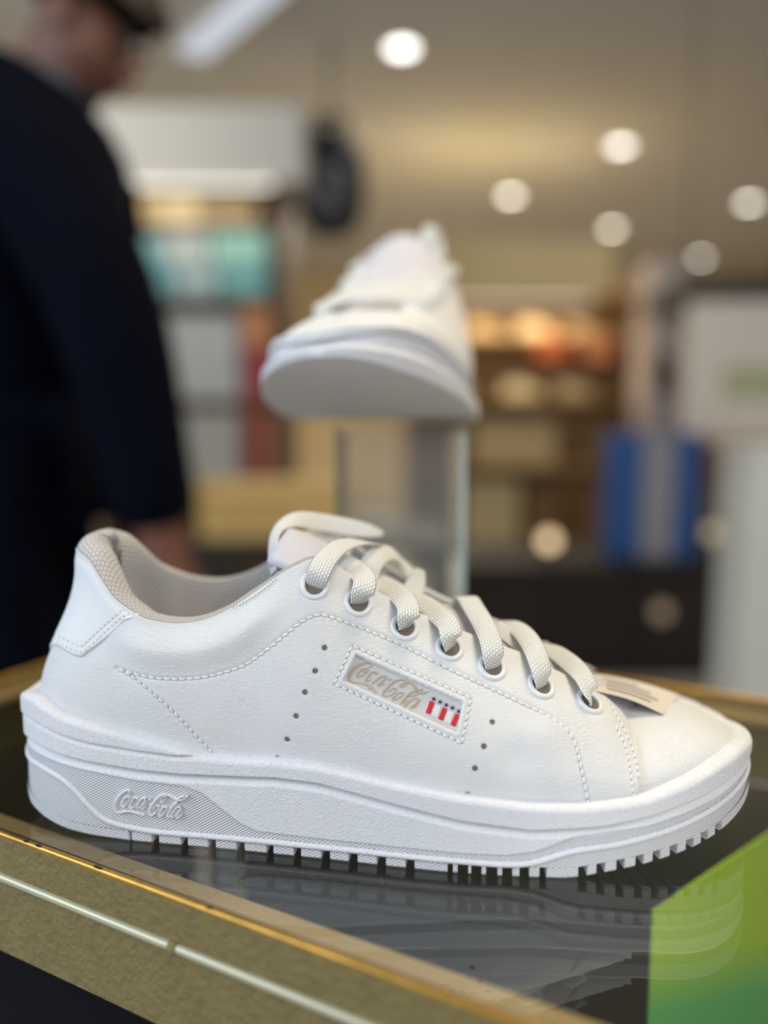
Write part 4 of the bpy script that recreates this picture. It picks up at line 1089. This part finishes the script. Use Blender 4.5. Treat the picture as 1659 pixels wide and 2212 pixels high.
carton('shoe_box', 1262, 735, 1335, 778, 4.92, .06, cm('orange_tan_card', (206, 130, 92)), 'small orange-tan box in front of the warm shelves', 'box')
carton('shoe_box', 1020, 905, 1205, 1002, 5.05, .25, cm('beige_card', (176, 156, 116)), 'wide beige box on the third warm shelf', 'box')
carton('shoe_box', 1000, 1040, 1125, 1184, 5.05, .25, cm('cream_card', (188, 172, 130)), 'tall cream box on the lowest warm shelf', 'box')
carton('shoe_box', 1135, 1050, 1215, 1184, 5.05, .25, cm('brown_card', (116, 86, 52)), 'brown box beside the tall cream box on the lowest warm shelf', 'box')
# light strips added under the canopies to brighten the shelves
for (x_, y_, Y_, e_, c_, lb) in ((1110, 648, 4.86, 6.5, (1, .84, .58), 'slim warm strip added under the cream canopy to brighten the warm shelves'), (440, 398, 3.40, 1.1, (1, .93, .80), 'slim strip added under the pale canopy to brighten the left shelves')):
    p_ = at(x_, y_, Y_); root = empty('shelf_fill_light', p_); tag(root, lb, 'light')
    wl = .95 if x_ > 900 else .6
    box('housing', (-wl / 2, -.02, -.002), (wl / 2, .02, .02), RIM_W, root); box('diffuser', (-wl / 2 + .01, -.015, -.006), (wl / 2 - .01, .015, -.0022), lamp_mat('shelf_fill_glow', (*c_, 1), 2.5), root)
    d = bpy.data.lights.new('shelf_fill_beam', 'AREA'); d.shape = 'RECTANGLE'; d.size = wl; d.size_y = .03; d.energy = e_; d.color = c_
    o = bpy.data.objects.new('shelf_fill_beam', d); COL.objects.link(o); o.parent = root; o.location = (0, -.03, -.01); o.rotation_euler = (math.radians(22), 0, 0)
# pale pink column with dark item
slab('trim_3', 1385, 560, 1492, 1210, 4.4, .3, cm('pale_pink_paint', (222, 204, 194)))
pp = at(1435, 848, 4.3); root = empty('hanging_pouch', pp); tag(root, 'small dark purple pouch hanging on the pale pink column', 'bag')
blob('pouch_body', (0, .05, .1), (.055, .045, .105), cm('dark_purple_cloth', (84, 60, 66)), root); tube('loop', [(-.02, .05, .2), (0, .05, .26), (.02, .05, .2)], .006, BK, root)
# white board with a green panel
pa2, pb2 = at(1478, 945, 3.2), at(1720, 650, 3.2)
root = empty('sign_board', ((pa2.x + pb2.x) / 2, 3.2, pa2.z)); tag(root, 'large white board with a pale green panel at the right edge', 'sign'); w_, h_ = pb2.x - pa2.x, pb2.z - pa2.z
box('board', (-w_ / 2, 0, 0), (w_ / 2, .03, h_), cm('warm_white_board', (246, 234, 220)), root, .004)
ga, gb = at(1560, 862, 3.2), at(1700, 788, 3.2)
box('green_panel', (ga.x - root.location.x, -.004, ga.z - pa2.z), (gb.x - root.location.x, 0, gb.z - pa2.z), cm('pale_green_print', (196, 200, 156)), root)
slab('trim_4', 1470, 598, 1850, 650, 3.6, .5, cm('dark_grey_fascia', (84, 78, 70)))
for s_ in (1485, 1715):
    pt_ = at(s_, 650, 3.215); tb = tube('wire', [(0, .02, h_), (0, .02, CEIL - pa2.z)], .003, BK, root); tb.location.x = pt_.x - root.location.x
# blue bag with grey middle on the dark counter
pb_ = at(1415, 1212, 2.85); root = empty('tote_bag', pb_); tag(root, 'bright blue tote bag with a grey middle panel standing on the dark counter', 'bag')
w_ = at(1512, 1212, 2.85).x - at(1322, 1212, 2.85).x; h_ = at(1415, 935, 2.85).z - pb_.z
box('body', (-w_ / 2, 0, 0), (w_ / 2, .16, h_), cm('blue_canvas', (34, 84, 150)), root, .02)
box('middle_panel', (-w_ * .18, -.004, .01), (w_ * .18, 0, h_ - .01), cm('grey_canvas', (150, 150, 158)), root)
for yy in (.02, .14): tube('handle', [(-.06, yy, h_ - .01), (-.05, yy, h_ + .10), (.05, yy, h_ + .10), (.06, yy, h_ - .01)], .008, cm('blue_strap', (70, 80, 120)), root)
zc_ = pb_.z
# dark counter
xa, xb = at(985, 1300, 2.8).x, at(1760, 1300, 2.8).x
root = empty('counter', ((xa + xb) / 2, 2.8, 0)); tag(root, 'long dark brown counter behind the toe of the front sneaker', 'counter'); w_ = xb - xa
box('worktop', (-w_ / 2, -.03, zc_ - .035), (w_ / 2, .55, zc_ - .0005), DARKW, root, .004)
for j in range(4): box('front_panel', (-w_ / 2 + j * w_ / 4 + .004, 0, .08), (-w_ / 2 + (j + 1) * w_ / 4 - .004, .02, zc_ - .036), cm('dark_panel', (32, 26, 22)), root, .003)
box('plinth', (-w_ / 2 + .02, .04, 0), (w_ / 2 - .02, .5, .08), DARKW, root)
box('carcass', (-w_ / 2 + .01, .021, .08), (w_ / 2 - .01, .52, zc_ - .036), DARKW, root)
carton('shoe_box', 1515, 1041, 1650, 1205, 3.05, .2, cm('olive_card', (104, 94, 76)), 'olive brown box on the counter right of the blue tote bag', 'box', zs=zc_ + .0006)
carton('shoe_box', 1522, 955, 1640, 1040, 3.05, .2, cm('rust_card', (112, 66, 34)), 'rust brown box on top of the olive box behind the blue tote bag', 'box', zs=at(1515, 1040, 3.05).z)
for (x, y, yy, s_, c, lb) in ((1186, 1168, 2.86, 2.1, (1, .72, .42, 1), 'small warm lamp built as a glowing ball on the counter left of the blue tote bag'), (1430, 1322, 2.76, .35, (1, .72, .5, 1), 'faint warm lamp built as a glowing ball on the dark counter front below the blue tote bag'), (1540, 1150, 2.95, .6, (1, .8, .5, 1), 'faint yellow lamp built as a glowing ball on the counter right of the blue tote bag')):
    p_ = at(x, y, yy); root = empty('highlight_ball', p_); tag(root, lb, 'highlight')  # self-lit ball put in for a warm highlight, its mount is added
    bm = bmesh.new(); bmesh.ops.create_icosphere(bm, subdivisions=2, radius=.03); from_bm('glow_ball', bm, lamp_mat('highlight_glow', c, s_ * 1.0), root, True)
    if yy == 2.76: tube('ball_mount', [(0, .026, 0), (0, .0395, 0)], .014, BK, root)
    else: tube('ball_stem', [(0, 0, -.027), (0, 0, zc_ - p_.z + .002)], .008, BK, root); box('ball_base', (-.03, -.03, zc_ - p_.z), (.03, .03, zc_ - p_.z + .008), BK, root)
# white post at the right edge
pw_ = at(1592, 1480, 1.7); pw2 = at(1760, 960, 1.7)
root = empty('white_post', ((pw_.x + pw2.x) / 2, 1.7, 0)); tag(root, 'tall white display plinth at the right edge behind the toe', 'plinth')
hw = (pw2.x - pw_.x) / 2
box('shaft', (-hw, 0, .06), (hw, 2 * hw, pw2.z - .03), cm('white_lacquer', (205, 206, 202), .4), root, .004); box('cap', (-hw - .004, -.004, pw2.z - .03), (hw + .004, 2 * hw + .004, pw2.z), cm('white_lacquer_cap', (205, 206, 202), .4), root, .004); box('foot', (-hw + .01, .01, 0), (hw - .01, 2 * hw - .01, .06), BK, root)

# ---- acrylic riser and the raised sneaker
RISER = glass_mat('clear_acrylic', (.93, .95, .95, 1), 1.46, .03, .10, (.55, .56, .55, 1))
EDGE = glass_mat('acrylic_edge', (.80, .88, .88, 1), 1.46, .15, .45, (.75, .82, .82, 1))
xr = at(1008, 1000, .44).x; xl = at(722, 1000, .44).x
RZ = .1545
root = empty('acrylic_riser', ((xr + xl) / 2, .44, ZG)); tag(root, 'clear acrylic riser holding up the second sneaker', 'display stand'); w_ = xr - xl
box('side_panel', (-w_ / 2, 0, .0006), (-w_ / 2 + .004, .07, RZ - .004), RISER, root); box('side_panel', (w_ / 2 - .004, 0, .0006), (w_ / 2, .07, RZ - .004), RISER, root)
box('front_panel', (-w_ / 2 + .0045, 0, .0006), (w_ / 2 - .0045, .004, RZ - .004), RISER, root)
box('top_plate', (-w_ / 2, 0, RZ - .0036), (w_ / 2, .07, RZ), RISER, root)
box('polished_edge', (w_ / 2 - .004, -.0012, .0006), (w_ / 2 - .0002, -.0002, RZ - .004), EDGE, root)
yaw = math.radians(10.5)
S2 = empty('sneaker', (0.0355, .674, ZG + RZ + .0003), math.radians(-90) - yaw)
S2.scale = (1.07, 1.07, 1.07); tag(S2, 'second white sneaker raised on the clear stand, toe towards the camera', 'shoe', 'white sneakers on display')
sole_mesh('midsole', S2, 200, 200, 70, -1, .010, True)
sv_ = np.linspace(-1, 1, 260); SV_, TV_ = np.meshgrid(sv_, np.linspace(0, 1, 60))
def lift2(P):
    P = np.array(P); tz = interp(P[..., 0], TOP); g_ = np.exp(-((P[..., 0] - .252) / .030) ** 2)
    P[..., 2] += np.clip(P[..., 2] - tz, 0, 1) * .6 * g_
    P[..., 1] *= 1 + .12 * np.clip((P[..., 2] - tz) / .055, 0, 1); k_ = .010 * np.clip((P[..., 0] - .19) / .10, 0, 1) ** 1.6; P[..., 2] += k_; return P
GQ2 = lift2(loc(upper(SV_, TV_), -1))
q2 = mesh('upper', GQ2, grid_faces(60, 260, flip=True), WHITE_LEATHER, S2, True)
md = q2.modifiers.new('thickness', 'SOLIDIFY'); md.thickness = .0016; md.offset = -1
B2 = bvh_of(GQ2)
lining_mesh(S2, -1, 80); insole_mesh(S2, -1); tongue_mesh(S2, -1, -.001, .014, 1.2)
uq = [.1199, .136, .153, .1695, .1849, .2032, .2216]
def side_pt(u_, sgn, t_=.86):
    s_ = float(sig_of_u(u_ - .002, sgn)); q_ = lift2(loc(upper(np.array([s_, s_ + .004, s_]), np.array([t_, t_, t_ + .02])), -1))
    n_ = np.cross(q_[1] - q_[0], q_[2] - q_[0]); n_ /= np.linalg.norm(n_)
    if n_[2] < 0: n_ = -n_
    return q_[0], n_
for i, u_ in enumerate(uq):
    a_, na = side_pt(u_, 1); b2, nb = side_pt(u_ + (.004 if i % 2 else -.004), -1)
    for c_, n_ in ((a_, na), (b2, nb)):
        t1 = np.cross(n_, [0, 1, .1]); t1 /= np.linalg.norm(t1); t2 = np.cross(n_, t1)
        tube('eyelet', [c_ + (t1 * math.cos(k_) + t2 * math.sin(k_)) * .0045 + n_ * .0006 for k_ in np.linspace(0, math.tau, 17)], .0011, EYELET, S2, 6)
    zc = max(a_[2], b2[2])
    ribbon([a_ - na * .001, a_ + na * .003, a_ * .7 + b2 * .3 + np.array([0, 0, .0075]), a_ * .3 + b2 * .7 + np.array([0, 0, .0075]), b2 + nb * .003, b2 - nb * .001], .0100, 'lace', S2, 24, (.6, 0, .8))
# lace end standing up beside the tongue
ribbon([(.122, .012, .108), (.118, .016, .118), (.114, .018, .126), (.113, .022, .118), (.118, .024, .106)], .0085, 'lace', S2, 24, (.9, .2, .4))
# ---- the person in navy
SKIN = mat('brown_skin', srgb(122, 82, 66), .6); NAVY = mat('navy_wool', srgb(5, 8, 22), .9, spec=.08, noise=.25, nscale=9); HAIR = mat('dark_brown_hair', srgb(34, 24, 20), .6, bump=.002, bscale=140)
PX, PY = -.50, 1.32
PER = empty('person', (PX, PY, 0)); tag(PER, 'person in a navy jacket and trousers leaning over with head bowed, at the left', 'person')
def skin(name, nodes, edges, m, sub=2, extra=None, vox=None):
    me = bpy.data.meshes.new(name); keys = list(nodes)
    me.from_pydata([Vector(nodes[k][0]) for k in keys], [(keys.index(a), keys.index(b)) for a, b in edges], [])
    o = link(bpy.data.objects.new(name, me), PER); me.materials.append(m)
    md = o.modifiers.new('skin', 'SKIN'); md.use_smooth_shade = True
    for i, k in enumerate(keys):
        r_ = nodes[k][1]; r_ = r_ if isinstance(r_, tuple) else (r_, r_)
        me.skin_vertices[0].data[i].radius = r_; me.skin_vertices[0].data[i].use_root = (i == 0)
    md = o.modifiers.new('sub', 'SUBSURF'); md.levels = sub; md.render_levels = sub
    return o
# joints relative to the person's base; x towards the right of the photo, -y towards the camera
J = dict(pel=((-.16, .04, .93), (.15, .12)), sp=((-.13, .03, 1.12), (.18, .15)), ch=((-.11, .01, 1.32), (.21, .17)), nb=((-.09, .02, 1.50), (.135, .115)),
         shr=((-.03, -.17, 1.41), .10), elr=((.095, -.15, 1.12), .090), wrr=((.145, -.11, .78), .068),
         shl=((-.06, .22, 1.37), .072), ell=((-.02, .22, 1.10), .055), wrl=((.05, .16, .84), .045),
         hpr=((-.15, -.06, .90), .10), knr=((-.12, -.09, .49), .070), anr=((-.15, -.09, .09), .055),
         hpl=((-.15, .14, .90), .10), knl=((-.12, .16, .49), .070), anl=((-.15, .17, .09), .055))
jk = {k: J[k] for k in ('sp', 'ch', 'nb', 'shr', 'elr', 'wrr', 'shl', 'ell', 'wrl', 'pel')}
skin('jacket', jk, [('sp', 'ch'), ('ch', 'nb'), ('ch', 'shr'), ('shr', 'elr'), ('elr', 'wrr'), ('ch', 'shl'), ('shl', 'ell'), ('ell', 'wrl'), ('sp', 'pel')], NAVY)
skin('trousers', {k: J[k] for k in ('pel', 'hpr', 'knr', 'anr', 'hpl', 'knl', 'anl')}, [('pel', 'hpr'), ('hpr', 'knr'), ('knr', 'anr'), ('pel', 'hpl'), ('hpl', 'knl'), ('knl', 'anl')], NAVY)
# body: neck, bowed head, hands and feet grown from one skeleton under the clothes
B_ = {}
for k in J: B_[k] = (J[k][0], tuple(q_ * .6 for q_ in J[k][1]) if isinstance(J[k][1], tuple) else J[k][1] * .66)
B_['nk'] = ((-.05, .02, 1.52), .055); B_['hd'] = ((.003, .01, 1.585), (.085, .078)); B_['fh'] = ((.063, .005, 1.635), (.085, .078)); B_['chin'] = ((.033, -.005, 1.495), .036)
for s_, w_, e_ in (('r', 'wrr', -1), ('l', 'wrl', 1)):
    wx, wy, wz = J[w_][0]
    B_['pm' + s_] = ((wx + .02, wy, wz - .075), (.036, .020))
    for f, (dx, dl) in enumerate(((-.026, .070), (-.009, .082), (.009, .078), (.025, .062))):
        B_[f'k{f}{s_}'] = ((wx + .03, wy + dx, wz - .105), .010); B_[f'm{f}{s_}'] = ((wx + .040, wy + dx, wz - .105 - dl * .55), .0088); B_[f't{f}{s_}'] = ((wx + .030, wy + dx, wz - .105 - dl), .0078)
    B_['th1' + s_] = ((wx + .045, wy - e_ * .032, wz - .07), .011); B_['th2' + s_] = ((wx + .062, wy - e_ * .036, wz - .105), .009)
    fx, fy, fz = J['an' + s_][0]; B_['ft' + s_] = ((fx + .13, fy, .04), (.045, .03))
ed = [('pel', 'sp'), ('sp', 'ch'), ('ch', 'nb'), ('nb', 'nk'), ('nk', 'hd'), ('hd', 'fh'), ('hd', 'chin'), ('ch', 'shr'), ('shr', 'elr'), ('elr', 'wrr'), ('ch', 'shl'), ('shl', 'ell'), ('ell', 'wrl'), ('pel', 'hpr'), ('hpr', 'knr'), ('knr', 'anr'), ('pel', 'hpl'), ('hpl', 'knl'), ('knl', 'anl')]
for s_ in 'rl':
    ed += [('wr' + s_, 'pm' + s_), ('pm' + s_, 'th1' + s_), ('th1' + s_, 'th2' + s_), ('an' + s_, 'ft' + s_)]
    for f in range(4): ed += [('pm' + s_, f'k{f}{s_}'), (f'k{f}{s_}', f'm{f}{s_}'), (f'm{f}{s_}', f't{f}{s_}')]
skin('body', B_, ed, SKIN)
fc = Vector((.80, -.15, -.58)).normalized(); hc = Vector((.036, .005, 1.602))     # the way the bowed face looks
sdv = fc.cross(Vector((0, 0, 1))).normalized(); upv = sdv.cross(fc)
def fpt(f, s_, u_): return hc + fc * f + sdv * s_ + upv * u_
blob('nose', fpt(.088, 0, -.035), (.018, .014, .02), SKIN, PER, 2)
blob('mouth', fpt(.078, 0, -.072), (.010, .022, .008), mat('lips', srgb(130, 70, 66), .5), PER, 2)
for s_ in (-1, 1):
    blob('eye', fpt(.076, s_ * .032, .0), (.010, .012, .008), mat('eye', srgb(60, 48, 44), .3), PER, 2)
    blob('ear', fpt(-.005, s_ * .082, -.02), (.020, .010, .030), SKIN, PER, 2)
# hair cap over crown and brow
bm = bmesh.new(); bmesh.ops.create_icosphere(bm, subdivisions=4, radius=1)
for v_ in list(bm.verts):
    d_ = v_.co.normalized()
    if d_.dot(upv) < .12 - .42 * max(0, -d_.dot(fc)) + (.25 if d_.dot(fc) > .3 else 0): bm.verts.remove(v_)
for v_ in bm.verts:
    d_ = v_.co.normalized(); v_.co = hc + fc * (.118 * d_.dot(fc)) + sdv * (.098 * d_.dot(sdv)) + upv * (.108 * d_.dot(upv)) + d_ * random.uniform(0, .006)
from_bm('hair', bm, HAIR, PER, True)
ng = J['nb'][0]
tube('shirt_collar', [(ng[0] + .03 + .07 * math.cos(a), ng[1] + .065 * math.sin(a), 1.51 + .015 * math.cos(a + 3)) for a in np.linspace(0, math.tau, 24)], .016, cm('grey_shirt', (96, 98, 108)), PER, 8)
for s_ in 'rl':
    fx, fy, fz = J['an' + s_][0]; blob('shoe', (fx + .07, fy, .045), (.14, .05, .045), BK, PER, 2.4)
